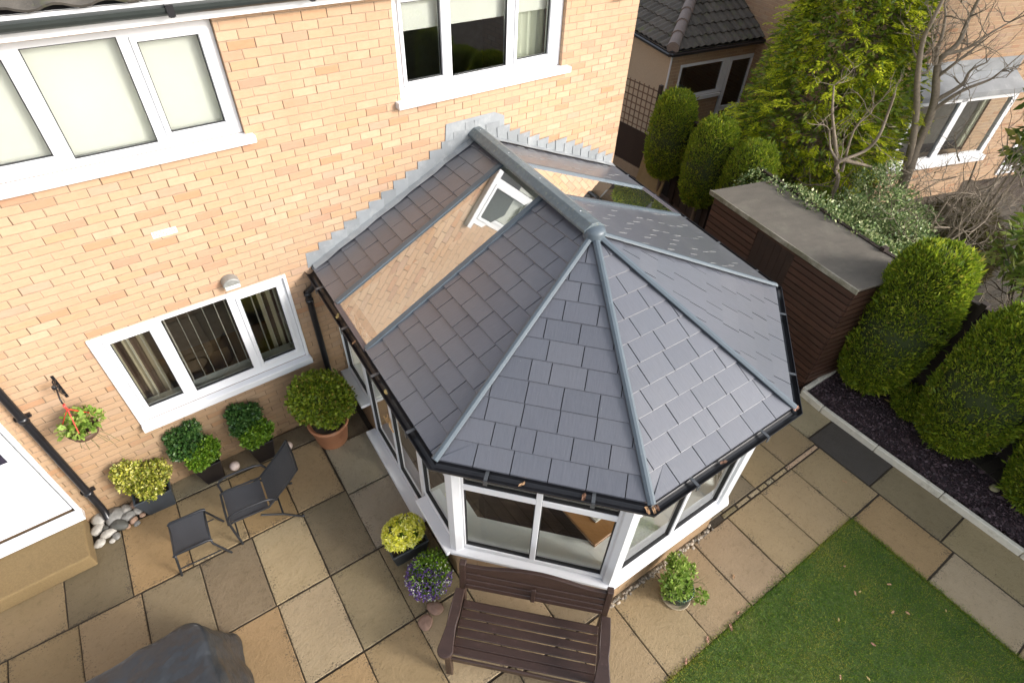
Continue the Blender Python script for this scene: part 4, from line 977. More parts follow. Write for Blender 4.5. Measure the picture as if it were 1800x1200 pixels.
# ------------------------------------------------------------------ neighbour single storey house
roughcast = simple('beige_roughcast', (0.42, 0.33, 0.23), 0.95, nscale=30, namt=0.15, bmp=1.0, bscale=70)
C_ = Vector((10.83, 3.14)); a_ = Vector((0.992, -0.127)); b_ = Vector((0.31, 0.951)); nF = Vector((-0.127, -0.992)); nL = Vector((-0.951, 0.31))
nb = empty('neighbour_bungalow', (C_.x, C_.y, 0), 0, 'low neighbouring building with concrete tiled hipped roof and white patio doors', 'building')
inb = Matrix.Translation((-C_.x, -C_.y, 0))
def nbb(g, name, mat, parent=nb, **k):
    o = g.build(name, mat, parent, **k)
    if parent is nb: o.matrix_parent_inverse = inb
    return o
TN = Matrix(((a_.x, -nF.x, 0, C_.x), (a_.y, -nF.y, 0, C_.y), (0, 0, 1, 0), (0, 0, 0, 1)))   # x along, y inward
g = MB()
hol = [(0.32, 1.80, 1.28, 2.05), (1.80, 2.75, 0.05, 2.05)]
m2 = MB(); wall_holes(m2, 0, 8, 0, 2.42, hol, 0, 0.05); g.add([TN @ Vector(p) for p in m2.v], m2.f, [[(m2.v[i][0]+m2.v[i][1], m2.v[i][2]) for i in f_] for f_ in m2.f])
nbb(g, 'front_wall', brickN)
e_ = C_+b_*8; g = MB(); g.quad((C_.x, C_.y, 0), (C_.x, C_.y, 2.42), (e_.x, e_.y, 2.42), (e_.x, e_.y, 0)); nbb(g, 'rendered_wall', roughcast)
g = MB(); g.box(-.015, .02, -.012, .012, 0, 2.36, TN); nbb(g, 'corner_trim', whiteM)
g = MB()
for x0, x1, z0, z1 in ((0.32, 0.38, 1.28, 2.05), (1.68, 1.86, 1.28, 2.05), (0.38, 1.68, 1.28, 1.34), (0.38, 1.68, 1.99, 2.05)): g.box(x0, x1, -.01, .045, z0, z1, TN)
f = nbb(g, 'window', whiteM); g = MB(); g.add([TN @ Vector(p) for p in ((.38, .03, 1.34), (1.68, .03, 1.34), (1.68, .03, 1.99), (.38, .03, 1.99))], [(0, 1, 2, 3)]); g.build('pane', glassM, f)
g = MB(); g.box(0.28, 1.78, -.07, -.011, 1.20, 1.275, TN); g.build('sill', whiteM, f)
g = MB()
for x0, x1, z0, z1 in ((1.87, 1.97, 0.05, 2.05), (2.62, 2.75, 0.05, 2.05), (1.97, 2.62, 0.05, 0.25), (1.97, 2.62, 0.78, 0.88), (1.97, 2.62, 1.96, 2.05)): g.box(x0, x1, -.012, .045, z0, z1, TN)
f = nbb(g, 'door', whiteM)
for z0, z1 in ((.25, .78), (.88, 1.96)): g = MB(); g.add([TN @ Vector(p) for p in ((1.97, .03, z0), (2.62, .03, z0), (2.62, .03, z1), (1.97, .03, z1))], [(0, 1, 2, 3)]); g.build('pane', glassM, f)
g = MB(); g.tube([TN @ Vector((1.93, -.02, .92)), TN @ Vector((1.93, -.05, .92)), TN @ Vector((2.06, -.05, .92))], .012, 8); g.build('handle', simple('handle_white', (.8, .8, .75), .3), f)
g = MB(); g.add([TN @ Vector(p) for p in ((0, 2.5, 0), (8, 2.5, 0), (8, 2.5, 2.4), (0, 2.5, 2.4), (0, .05, 2.4), (8, .05, 2.4), (0, .05, .03), (8, .05, .03), (8, 2.5, .03), (0, 2.5, .03))], [(0, 1, 2, 3), (3, 2, 5, 4), (6, 7, 8, 9)]); nbb(g, 'room_lining', darkroom)
g = MB(); g.box(0.7, 1.2, 0.5, 0.9, 0.9, 1.3, TN); nbb(g, 'worktop_item', whiteI)
ov = 0.17; K = C_ - a_*ov - b_*ov + Vector((0, 0)); ze = 2.42; rp = math.tan(R(28))
inF = Vector((0.127, 0.992)); inL = Vector((0.951, -0.31))
def hF(p): return (p-K).dot(inF)
def hL(p): return (p-K).dot(inL)
g = MB()
upF = Vector((inF.x, inF.y, rp)).normalized(); upL = Vector((inL.x, inL.y, rp)).normalized()
K3 = Vector((K.x, K.y, ze))
def ok_xy(p): return True
tiled(g, K3, K3+Vector((a_.x, a_.y, 0))*8, upF, 4.2, 0.215, 0.30, clip=lambda p: hF(Vector((p.x, p.y))) < hL(Vector((p.x, p.y)))+.03)
tiled(g, K3+Vector((b_.x, b_.y, 0))*7, K3, upL, 4.2, 0.215, 0.30, clip=lambda p: hL(Vector((p.x, p.y))) < hF(Vector((p.x, p.y)))+.03)
rf = nbb(g, 'roof', tileM)
hd = (Vector((inF.x, inF.y)) + Vector((inL.x, inL.y))).normalized(); 
# direction along which hF == hL
den = (inF-inL); hdir = Vector((-den.y, den.x)).normalized()
if hdir.dot(inF) < 0: hdir = -hdir
g = MB(); s_ = 0.05
while s_ < 4.6:
    p0 = K+hdir*s_; p1 = K+hdir*(s_+.44)
    g.tube([(p0.x, p0.y, ze+hF(p0)*rp+.05), (p1.x, p1.y, ze+hF(p1)*rp+.035)], [0.135, 0.115], 14); s_ += 0.42
g.build('hip_tile', simple('hip_tile', (0.20, 0.165, 0.15), 0.8, nscale=10, bmp=.4), rf)
g = MB(); far = K+a_*8; farb = K+b_*7; pk = K+hdir*4.6; zk = ze+hF(pk)*rp
q = pk+a_*5; q2 = pk+b_*4
g.add([(K.x, K.y, ze-.01), (far.x, far.y, ze-.01), (q.x, q.y, zk-.01), (pk.x, pk.y, zk-.01)], [(0, 1, 2, 3)]); g.add([(K.x, K.y, ze-.01), (pk.x, pk.y, zk-.01), (q2.x, q2.y, zk-.01), (farb.x, farb.y, ze-.01)], [(0, 1, 2, 3)])
g.add([(pk.x, pk.y, zk-.01), (q.x, q.y, zk-.01), (q.x+b_.x*4, q.y+b_.y*4, zk-.01), (q2.x, q2.y, zk-.01)], [(0, 1, 2, 3)])
g.build('roof_deck', darkU, rf)
g = MB()
for dd_, e0, oo in ((a_, K, -inF), (b_, K, -inL)):
    p0 = e0+oo*.05-dd_*0.05; p1 = e0+oo*.05+dd_*7.5; g.beam((p0.x, p0.y, ze-.05), (p1.x, p1.y, ze-.05), 0.10, 0.075)
nbb(g, 'gutter', blackP, bevel=.02)
g = MB()
for dd_, oo in ((a_, -inF), (b_, -inL)):
    p0 = C_+oo*.012; p1 = p0+dd_*7.5; g.beam((p0.x, p0.y, 2.345), (p1.x, p1.y, 2.345), 0.02, 0.035)
nbb(g, 'fascia', whiteM)

# ------------------------------------------------------------------ second neighbouring house (right)
A2 = Vector((12.9, -0.95)); d2 = Vector((0.951, -0.31)).normalized(); n2_ = Vector((-d2.y, d2.x)) * 1.0   # inward
TH = Matrix(((d2.x, n2_.x, 0, A2.x), (d2.y, n2_.y, 0, A2.y), (0, 0, 1, 0), (0, 0, 0, 1)))
hz_ = empty('neighbour_house', (A2.x, A2.y, 0), 0, 'tall neighbouring brick house with lead roofed white bay window behind the bare tree', 'house')
inh = Matrix.Translation((-A2.x, -A2.y, 0))
def hb(g, name, mat, parent=hz_, **k):
    o = g.build(name, mat, parent, **k)
    if parent is hz_: o.matrix_parent_inverse = inh
    return o
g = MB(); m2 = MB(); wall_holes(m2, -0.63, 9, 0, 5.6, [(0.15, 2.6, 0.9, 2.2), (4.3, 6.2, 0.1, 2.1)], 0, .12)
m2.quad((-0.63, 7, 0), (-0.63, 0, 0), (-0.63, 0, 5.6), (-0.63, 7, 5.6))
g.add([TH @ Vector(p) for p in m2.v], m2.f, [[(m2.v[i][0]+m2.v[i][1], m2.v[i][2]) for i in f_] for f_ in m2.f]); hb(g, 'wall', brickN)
g = MB(); g.box(-.66, -.60, -.03, -.003, 2.6, 5.6, TH); hb(g, 'verge_trim', whiteM)
g = MB(); g.add([TH @ Vector(p) for p in ((-.9, -.25, 5.55), (9, -.25, 5.55), (9, 3.5, 7.6), (-.9, 3.5, 7.6))], [(0, 1, 2, 3)]); hb(g, 'roof', tileM)
g = MB(); g.add([TH @ Vector(p) for p in ((0.0, 0.0, 2.62), (0.0, -.42, 2.38), (2.75, -.42, 2.38), (2.75, 0, 2.62), (0, -.42, 2.28), (2.75, -.42, 2.28), (0, 0, 2.28), (2.75, 0, 2.28))], [(0, 1, 2, 3), (1, 4, 5, 2), (0, 6, 4, 1), (3, 2, 5, 7), (4, 6, 7, 5)])
hb(g, 'lead_roof', leadO)
g = MB(); g.box(-.05, 2.8, -.012, -.003, 2.62, 2.86, TH); hb(g, 'lead_flashing', leadO)
g = MB()
for x0, x1 in ((0.02, 0.10), (1.15, 1.31), (2.58, 2.70)): g.box(x0, x1, -.38, -.30, 0.98, 2.27, TH)
g.box(-.02, 2.74, -.46, -.26, 0.86, 0.975, TH); g.box(0.1, 2.58, -.38, -.30, 2.2, 2.27, TH); g.box(.10, 1.15, -.38, -.3, .98, 1.05, TH); g.box(1.31, 2.58, -.38, -.3, .98, 1.05, TH)
f = hb(g, 'bay_window', whiteM)
for x0, x1 in ((.1, 1.15), (1.31, 2.58)): g = MB(); g.add([TH @ Vector(p) for p in ((x0, -.34, 1.05), (x1, -.34, 1.05), (x1, -.34, 2.2), (x0, -.34, 2.2))], [(0, 1, 2, 3)]); g.build('pane', glassM, f)
g = MB(); g.box(0.05, 2.7, -.36, -.001, 0, 0.86, TH); g2 = g; hb(g2, 'bay_base', brickN)
g = MB()
for x0, x1, z0, z1 in ((4.3, 4.42, .1, 2.1), (6.08, 6.2, .1, 2.1), (4.42, 6.08, .1, .25), (4.42, 6.08, 2.0, 2.1), (5.2, 5.3, .25, 2.0)): g.box(x0, x1, -.03, .06, z0, z1, TH)
f = hb(g, 'patio_door', whiteM)
g = MB(); g.add([TH @ Vector(p) for p in ((4.42, .03, .25), (6.08, .03, .25), (6.08, .03, 2.), (4.42, .03, 2.))], [(0, 1, 2, 3)]); g.build('pane', glassM, f)
g = MB(); g.add([TH @ Vector(p) for p in ((-.5, 2.0, 0), (9, 2.0, 0), (9, 2.0, 2.5), (-.5, 2.0, 2.5), (-.5, .13, 2.5), (9, .13, 2.5))], [(0, 1, 2, 3), (3, 2, 5, 4)]); hb(g, 'room_lining', darkroom)
for a, b in ((0.15, 0.32), (2.3, 2.5)):
    g = MB(); mm = MB(); curtain(mm, a, b, 0.0, 1.0, 2.2, 3, .03); g.add([TH @ Vector(p) for p in mm.v], mm.f, smooth=True); hb(g, 'curtain', curt)

deckM = simple('weathered_decking', (0.052, 0.041, 0.029), 0.8, nscale=4, namt=0.35, isl=0.35, bmp=.3, bscale=40, dirt=((0.07, 0.06, 0.035), 3, 0.5, 0.5))
g = MB(); Td = Matrix.Translation((8.15, -3.9, 0)) @ Matrix.Rotation(R(-14), 4, 'Z')
for i in range(60): 
    x = 0
    g.box(-0.2, 7.5, -4.2+i*.145, -4.2+i*.145+.138, 0.0, 0.06, Td)
tag(g.build('deck', deckM), kind='structure')
pathM = simple('brown_path', (0.075, 0.040, 0.030), 0.9, nscale=7, namt=0.4, bmp=.8, bscale=50)
g = MB(); g.quad((5.2, -3.4, -0.02), (9.9, -3.4, -0.02), (9.9, 9, -0.02), (5.2, 9, -0.02)); tag(g.build('side_path', pathM), kind='structure')
g = MB(); g.box(-0.1, 6, 2.1, 3.2, 0.0, 0.05, Td); tag(g.build('patio', simple('far_patio', (0.05, 0.037, 0.027), .9)), kind='structure')

# ------------------------------------------------------------------ golden conifer
goldL = leaf_mat('golden_conifer_spray', [(0, (0.22, 0.30, 0.02)), (0.3, (0.46, 0.54, 0.03)), (0.65, (0.74, 0.76, 0.04)), (1, (0.92, 0.88, 0.08))], 0.5)
greenL = leaf_mat('inner_conifer_spray', [(0, (0.08, 0.13, 0.016)), (0.6, (0.17, 0.24, 0.024)), (0.9, (0.28, 0.34, 0.03)), (1, (0.20, 0.14, 0.05))], 0.35)
def fir(loc, h, r0, lab):
    t = empty('golden_conifer', (*loc, 0), 0, lab, 'tree')
    g = MB(); g.tube([(0, 0, 0), (0.03, 0, h*.5), (0, 0.02, h*.97)], [0.14, 0.08, 0.015], 10); g.build('trunk', barkM, t)
    Vs = []; Vi = []
    def prof(z): s = z/h; return r0*(0.80+0.25*math.sin(min(1, s*2.2)*math.pi*.5)) * (1-max(0, (s-0.28))/0.72)**0.8 if s > 0.28 else r0*(0.72+1.0*s)
    n = 4200
    for k in range(n):
        z = h*(rng.random()**0.85)*0.985+0.05; ph = rng.uniform(0, 2*math.pi)
        clump = 0.78+0.24*math.sin(ph*5+z*2.1)*math.cos(z*5.0+ph*2)
        rr = max(0.05, prof(min(z, h)))*clump*rng.uniform(0.80, 1.04); inner = rng.random() < 0.2
        if inner: rr *= 0.75
        c = np.array([rr*math.cos(ph), rr*math.sin(ph), z]); out = np.array([math.cos(ph), math.sin(ph), 0.0]); tan = np.array([-out[1], out[0], 0])
        main = nrm((out*1.0+np.array([0, 0, rng.uniform(-.05, .55)])+tan*rng.normal()*.35)[None])[0]
        Ls = rng.uniform(0.20, 0.34); m_ = 28
        s = np.linspace(0, 1, m_); base = c[None]+main[None]*(s[:, None]-.5)*Ls + np.array([0, 0, -1.0])[None]*(s[:, None]**2)*0.10
        sd = np.where(np.arange(m_) % 2 == 0, 1.0, -1.0)[:, None]; upn = np.cross(main, tan); side = nrm(np.cross(main, np.array([0, 0, 1.]))[None])
        D = main[None]*0.75+side*sd*(0.75)+np.array([0, 0, -0.32])[None]+rng.normal(size=(m_, 3))*0.16
        L_ = (0.035+0.06*np.sin(np.pi*(0.15+0.8*(1-s))))*rng.uniform(.8, 1.2)
        V = leaves(base, D, L_, L_*0.13, side=nrm(np.cross(D, np.array([0, 0, 1.])[None]+rng.normal(size=(m_, 3))*.25)), mid=.55)
        (Vi if inner else Vs).append(V)
    np_mesh('foliage', np.concatenate(Vs), 4, goldL, t)
    m_ = 16000; z = h*rng.random(m_)*0.93+.1; ph = rng.uniform(0, 6.283, m_); rr = np.array([prof(q) for q in z])*np.sqrt(rng.uniform(.2, .72, m_))
    P = np.stack([rr*np.cos(ph), rr*np.sin(ph), z], 1); D = np.stack([np.cos(ph), np.sin(ph), np.full(m_, .1)], 1)+rng.normal(size=(m_, 3))*.5
    np_mesh('inner_foliage', np.concatenate([leaves(P, D, rng.uniform(.08, .2, m_), .022)]+Vi), 4, greenL, t)
    g = MB()
    for k in range(60):
        z = rng.uniform(.3, h*.9); ph = rng.uniform(0, 6.283); L_ = prof(z)*.8; g.tube([(0, 0, z), (L_*.5*math.cos(ph), L_*.5*math.sin(ph), z+.02), (L_*math.cos(ph), L_*math.sin(ph), z-.05)], [.03, .018, .005], 6)
    g.build('branches', barkM, t)
fir((11.1, -0.35), 6.8, 1.74, 'large golden green feathery conifer standing beyond the fence')

# ------------------------------------------------------------------ bare tree and dead climber
BT = [
(0.075, 0.022, [(11.47,-2.15,0.0),(11.47, -2.11, 1.2), (11.52, -2.02, 1.54), (11.28, -1.99, 2.07), (11.14, -1.86, 2.59), (10.93, -1.73, 3.05), (10.78, -1.64, 3.43), (10.69, -1.58, 3.75), (10.58, -1.62, 4.01), (10.57, -1.63, 4.3)]),
(0.088, 0.022, [(11.50,-2.15,0.0),(11.48, -2.12, 1.38), (11.58, -1.99, 1.95), (11.56, -1.96, 2.39), (11.47, -1.91, 2.78), (11.32, -1.81, 3.14), (11.22, -1.77, 3.36), (11.18, -1.81, 3.48), (11.25, -1.89, 3.67), (11.26, -1.86, 3.94), (11.23, -1.86, 4.28)]),
(0.03, 0.008, [(11.18, -1.83, 3.5), (11.33, -2.02, 3.61), (11.51, -2.15, 3.82), (11.76, -2.25, 3.97)]), (0.04, 0.01, [(11.1, -1.77, 3.36), (10.96, -1.74, 3.6), (10.93, -1.73, 3.76), (10.89, -1.66, 4.02), (10.91, -1.56, 4.16)]),
(0.03, 0.006, [(11.32, -1.83, 3.14), (11.3, -1.98, 3.4), (11.5, -2.09, 3.65), (11.51, -2.16, 3.78)]), (0.04, 0.008, [(11.45, -1.92, 2.75), (11.57, -2.14, 3.06), (11.61, -2.14, 3.27), (11.77, -2.25, 3.4)]),
(0.035, 0.008, [(11.5, -1.95, 2.6), (11.54, -2.19, 2.98), (11.72, -2.43, 3.2), (11.74, -2.5, 3.34)]), (0.03, 0.008, [(10.8, -1.62, 3.46), (10.89, -1.64, 3.47), (10.98, -1.66, 3.57)]),
(0.02, 0.006, [(10.9, -1.7, 3.21), (10.95, -1.77, 3.27), (10.98, -1.79, 3.36)]), (0.02, 0.006, [(10.81, -1.62, 3.41), (10.77, -1.47, 3.56), (10.82, -1.46, 3.75)]),
(0.015, 0.004, [(11.22, -1.87, 3.8), (11.24, -1.86, 4.02), (11.05, -1.72, 4.2)]), (0.02, 0.006, [(10.99, -1.73, 3.47), (10.87, -1.69, 3.64), (10.78, -1.61, 3.82)])]
BT2 = [
(0.035, 0.018, [(9.85,-1.7,0.0),(9.89, -1.64, 1.51), (9.76, -1.55, 1.82), (9.63, -1.61, 2.03), (9.99, -1.77, 2.19), (10.01, -1.86, 2.46), (10.1, -1.8, 2.78), (9.88, -1.84, 3.14)]),
(0.035, 0.012, [(9.68, -1.59, 2.05), (10.12, -1.82, 1.93), (10.42, -2.03, 1.81), (10.4, -2.26, 1.72)]), (0.04, 0.01, [(9.76, -1.57, 1.85), (9.61, -1.44, 2.26), (9.34, -1.31, 2.77), (9.36, -1.15, 3.15)]),
(0.03, 0.008, [(9.65, -1.6, 2.01), (9.57, -1.41, 2.19), (9.37, -1.36, 2.52)]), (0.025, 0.008, [(9.88, -1.62, 1.8), (9.73, -1.57, 2.51), (9.82, -1.66, 2.79)])]
rt = random.Random(5)
def smooth_path(p, r0, r1):
    pts = [Vector(q) for q in p]; out = []
    for i in range(len(pts)-1):
        a = pts[max(i-1, 0)]; b = pts[i]; c = pts[i+1]; d = pts[min(i+2, len(pts)-1)]
        for k in range(4):
            t = k/4; out.append(0.5*((2*b)+(c-a)*t+(2*a-5*b+4*c-d)*t*t+(-a+3*b-3*c+d)*t*t*t))
    out.append(pts[-1]); n = len(out); return out, [r0+(r1-r0)*i/(n-1) for i in range(n)]
def twig(g, p, d, L, r, lvl):
    pts = [Vector(p)]; d = Vector(d).normalized(); n = 5
    for i in range(n):
        d = (d+Vector((rt.gauss(0, .22), rt.gauss(0, .22), rt.gauss(0.05, .2)))).normalized(); pts.append(pts[-1]+d*L/n)
        if lvl and rt.random() < .6: twig(g, pts[-1], d+Vector((rt.gauss(0, .7), rt.gauss(0, .7), rt.gauss(.2, .5))), L*.55, r*.55, lvl-1)
    g.tube(pts, [r*(1-.8*i/n) for i in range(n+1)], 5, cap=False)
def bare(name, loc, arr, lab, ntw, tl):
    t = empty(name, loc, 0, lab, 'tree'); iv = Matrix.Translation(-Vector(loc)); g = MB()
    for r0, r1, p in arr[:2 if len(arr) > 8 else 1]:
        a, b = smooth_path(p, r0, r1); g.tube(a, b, 10)
    o = g.build('trunk', barkP, t); o.matrix_parent_inverse = iv; g = MB()
    for r0, r1, p in arr[(2 if len(arr) > 8 else 1):]:
        a, b = smooth_path(p, r0, r1); g.tube(a, b, 8)
    for r0, r1, p in arr:
        for k in range(ntw):
            q = Vector(p[rt.randrange(len(p)//3, len(p))]); twig(g, q, (rt.gauss(0, 1), rt.gauss(0, 1), rt.gauss(.8, .6)), rt.uniform(*tl), rt.uniform(.006, .012), 1)
    o = g.build('branches', barkP, t); o.matrix_parent_inverse = iv
    return t
bare('bare_tree', (11.48, -2.15, 0), BT, 'leafless forked tree with pale bark in front of the lead roofed bay window', 7, (.3, .7))
bare('dead_shrub', (9.85, -1.7, 0), BT2, 'leafless grey brown shrub with crooked stems between golden conifer and bare tree', 6, (.3, .6))
def tangle(name, c, ext, n, lab, cat, mat=barkP, L=(.4, 1.1), r=(.006, .016)):
    t = empty(name, (c[0], c[1], 0), 0, lab, cat); g = MB()
    for k in range(n):
        p = (rt.uniform(-ext[0], ext[0]), rt.uniform(-ext[1], ext[1]), rt.uniform(.2, ext[2])); twig(g, p, (rt.gauss(0, 1), rt.gauss(0, 1), rt.gauss(.3, .6)), rt.uniform(*L), rt.uniform(*r), 2)
    for k in range(4): p = (rt.uniform(-.3, .3), rt.uniform(-.3, .3)); g.tube([(p[0], p[1], 0), (p[0]*1.3, p[1]*1.4, ext[2]*.5), (p[0]*2.2, p[1]*2, ext[2])], [.04, .03, .012], 7)
    g.build('branches', mat, t); return t
tangle('tangled_climber', (10.5, -3.0), (1.0, .7, 1.9), 80, 'tangle of bare twisting stems in front of the brown grassy hedge', 'climber')
tangle('twisted_shrub', (12.2, -3.4), (1.2, .8, 2.0), 70, 'tangle of bare branches near the right edge beside the patio doors', 'shrub')
tangle('crooked_shrub', (9.2, -4.5), (.5, .3, 1.5), 9, 'few crooked bare twigs reaching over the decking beside the tallest clipped conifer', 'shrub', L=(.5, 1.0), r=(.012, .022))

def leafclump(parent, cl, n, mat, L=(.03, .06), wd=.4, name='foliage', core=hedgeC, upb=.2):
    P = []; D = []
    tot = sum(r*r for *_, r in cl)
    for (x, y, z, r) in cl:
        k = int(n*r*r/tot); u = nrm(rng.normal(size=(k, 3))); rad = r*rng.uniform(.62, 1.06, (k, 1))*(1+.12*np.sin(u[:, :1]*7+x)*np.cos(u[:, 1:2]*6+z))
        P.append(np.array([x, y, z])+u*rad); D.append(u*.7+rng.normal(size=(k, 3))*.6+np.array([0, 0, upb]))
    P = np.concatenate(P); D = np.concatenate(D); keep = P[:, 2] > 0.01; P = P[keep]; D = D[keep]; Lf = rng.uniform(*L, len(P))
    np_mesh(name, leaves(P, D, Lf, Lf*wd, fold=.3, mid=.45), 4, mat, parent)
varL = leaf_mat('variegated_leaf', [(0, (0.07, 0.13, 0.035)), (0.4, (0.15, 0.22, 0.075)), (0.75, (0.34, 0.41, 0.17)), (1, (0.72, 0.72, 0.42))], .15, .4)
t = empty('variegated_shrub', (8.9, -2.2, 0), 0, 'grey green variegated shrub spilling over the fence behind the shed roof', 'shrub')
leafclump(t, [(-.30, 1.35, 1.58, .26), (-.40, 1.0, 1.62, .24), (-.42, .6, 1.66, .27), (-.48, .2, 1.66, .30), (-.52, -.2, 1.66, .28), (-.58, -.6, 1.64, .27), (-.68, -1.0, 1.60, .27), (.3, -.2, 1.5, .36), (.25, -.9, 1.5, .40), (.8, .15, 1.3, .36), (.8, -.75, 1.25, .42), (1.25, -.3, 1.5, .34), (1.3, .2, 1.7, .26), (.05, -1.25, 1.3, .33), (1.0, -.1, 2.05, .16), (.55, -.45, 1.85, .18), (1.45, -.7, 1.3, .3)], 17000, varL, (.03, .06), .36)
g = MB()
for x, y in ((0, 0), (-.2, -.5), (.5, -.3), (-.15, .7), (.8, 0)): twig(g, (x, y, 0), (0, 0, 1), 1.6, .03, 2)
g.build('stem', barkM, t)
t = empty('ivy_mound', (9.6, -0.9, 0), 0, 'dark leafy mound beneath the golden conifer', 'shrub')
leafclump(t, [(0, 0, .7, .5), (.5, .3, .6, .5), (.9, -.5, .7, .55), (.2, -.6, 1.0, .45)], 7000, greenL, (.04, .08), .4)
brGr = leaf_mat('brown_grass', [(0, (0.06, 0.045, 0.02)), (0.5, (0.10, 0.075, 0.03)), (0.8, (0.10, 0.11, 0.03)), (1, (0.20, 0.15, 0.07))], .2)
t = empty('grassy_hedge', (11.8, -3.1, 0), 0, 'rounded brown and olive grassy hedge beyond the tallest clipped conifer', 'hedge')
n = 26000; u = nrm(rng.normal(size=(n, 3))); u[:, 2] = np.abs(u[:, 2]); P = u*np.array([1.8, .9, 1.15])*rng.uniform(.8, 1.0, (n, 1)); D = u*.5+np.array([0, 0, .6])+rng.normal(size=(n, 3))*.5
np_mesh('foliage', leaves(P, D, rng.uniform(.08, .2, n), .006), 4, brGr, t)
g = MB(); g.lathe([(1, 0), (.97, .3), (.8, .6), (.5, .87), (0, 1)], (0, 0, 0), 18); o = g.build('branch_core', simple('brown_core', (0.04, .03, .018), .9), t); o.scale = (1.55, .75, .95)
rhoL = leaf_mat('large_glossy_leaf', [(0, (0.10, 0.18, 0.03)), (0.5, (0.22, 0.31, 0.05)), (0.8, (0.38, 0.44, 0.09)), (1, (0.52, 0.52, 0.2))], .25, .35)
t = empty('rhododendron', (11.0, -4.75, 0), 0, 'large leaved light green shrub at the right edge above the decking', 'shrub')
leafclump(t, [(0, 0, 1.2, .5), (.2, .35, 1.6, .45), (.5, -.1, 1.0, .6), (.35, .5, 1.1, .4)], 1500, rhoL, (.14, .24), .16, upb=.1); g = MB()
for k in range(5): twig(g, (0, 0, 0), (rt.gauss(0, .3), rt.gauss(0, .3), 1), 1.4, .025, 2)
g.build('stem', barkM, t)
chL = leaf_mat('broad_leaf', [(0, (0.06, 0.12, 0.02)), (0.6, (0.14, 0.21, 0.035)), (0.9, (0.3, 0.36, 0.07)), (1, (0.40, .30, .06))], .3, .4)
t = empty('broadleaf_tree', (13.6, -4.6, 0), 0, 'broad leaved tree whose hanging leaves enter at the upper right edge', 'tree')
leafclump(t, [(0, 0, 4.2, 1.25), (-.3, .5, 3.3, .8), (-.2, .9, 2.6, .55), (.5, -.6, 3.6, 1.0), (.2, .2, 5.4, 1.0), (.35, 1.75, 3.4, .40), (.1, 1.55, 2.75, .42), (-.2, 1.35, 2.0, .40), (.2, 1.5, 4.2, .5)], 6500, chL, (.14, .28), .2, upb=-.4)
g = MB(); g.tube([(.3, 0, 0), (.25, 0, 2), (.1, .05, 4.5)], [.14, .11, .05], 10)
g.build('trunk', barkM, t); g = MB()
for k in range(14): twig(g, (.15, 0, rt.uniform(1.8, 4.4)), (rt.gauss(0, 1), rt.gauss(0, 1), .5), 1.5, .03, 2)
g.build('branches', barkM, t)

# ------------------------------------------------------------------ doorstep, cobbles, small stones
stepM = simple('ochre_concrete_step', (0.20, 0.137, 0.06), 0.9, nscale=60, namt=0.35, bmp=.5, bscale=120, dirt=((0.12, 0.09, 0.04), 6, 0.5, 0.6))
g = MB(); g.box(-3.0, -1.765, -0.60, -0.002, 0.0, 0.195); o = g.build('doorstep', stepM, bevel=0.02, seg=3); tag(o, 'ochre concrete step below the white back door', 'step')
def stone_mesh(name, sx, sy, sz, mat, seed, loc, lab, grp, cat='stone', rz=0):
    r_ = np.random.default_rng(seed); g = MB(); n, m_ = 12, 8; vs = []; fs = []
    ph = r_.uniform(0, 6.28, 4)
    for i in range(m_+1):
        t_ = math.pi*i/m_
        for k in range(n):
            a = 2*math.pi*k/n; d = 1+.10*math.sin(2*a+ph[0])+.07*math.sin(3*a+ph[1]+t_*2)+.05*math.cos(3*t_+ph[2]+a)
            vs.append((sx*d*math.sin(t_)*math.cos(a), sy*d*math.sin(t_)*math.sin(a), sz*math.cos(t_)*(1+.08*math.sin(2*a+ph[3]))))
    for i in range(m_):
        for k in range(n): fs.append((i*n+k, (i+1)*n+k, (i+1)*n+(k+1) % n, i*n+(k+1) % n))
    g.add(vs, fs, smooth=True); o = g.build(name, mat); o.location = (loc[0], loc[1], loc[2]+sz*.8); o.rotation_euler = (0, 0, rz)
    return tag(o, lab, cat, grp)
cob = [simple('cobble_%s' % n_, c, 0.55, nscale=12, namt=.3, bmp=.2) for n_, c in (('grey', (.20, .195, .18)), ('pale', (.36, .34, .30)), ('dark', (.08, .08, .07)), ('pink', (.34, .22, .15)))]
cs = [(-1.66, -.02, .10, .075, 1), (-1.70, -.14, .085, .06, 1), (-1.52, -.08, .085, .13, 0), (-1.50, -.22, .10, .07, 2), (-1.40, -.05, .075, .06, 1), (-1.31, -.04, .065, .05, 3), (-1.40, -.16, .06, .08, 0), (-1.29, -.14, .06, .05, 1), (-1.62, -.26, .08, .055, 1),
      (-1.71, -.33, .07, .05, 1), (-1.55, -.34, .05, .04, 0), (-1.44, -.27, .045, .035, 3), (-1.47, -.005, .06, .05, 2), (-1.36, -.24, .05, .04, 3), (-1.60, -.37, .035, .03, 1), (-1.63, -.17, .04, .04, 2), (-1.34, -.30, .04, .03, 0), (-1.27, -.22, .035, .03, 3)]
for i, (x, y, a, b, c) in enumerate(cs): stone_mesh('cobble', a, b, min(a, b)*.7, cob[c], i, (x, y-.03, 0.0), 'smooth grey and buff cobble in the heap at the foot of the black downpipe', 'cobbles at the foot of the downpipe', rz=rt.uniform(0, 3))
redS = simple('pink_sandstone_lump', (0.27, 0.17, 0.125), 0.85, nscale=14, namt=.3, bmp=.6, bscale=40)
stone_mesh('stone', .085, .07, .035, redS, 50, (.75, -3.16, 0), 'pink stone lump further from the bench leg, one of two', 'pink stones by the bench', rz=.4)
stone_mesh('stone', .075, .085, .035, redS, 51, (.90, -3.10, 0), 'pink stone lump nearest the bench armrest, one of two', 'pink stones by the bench', rz=1)
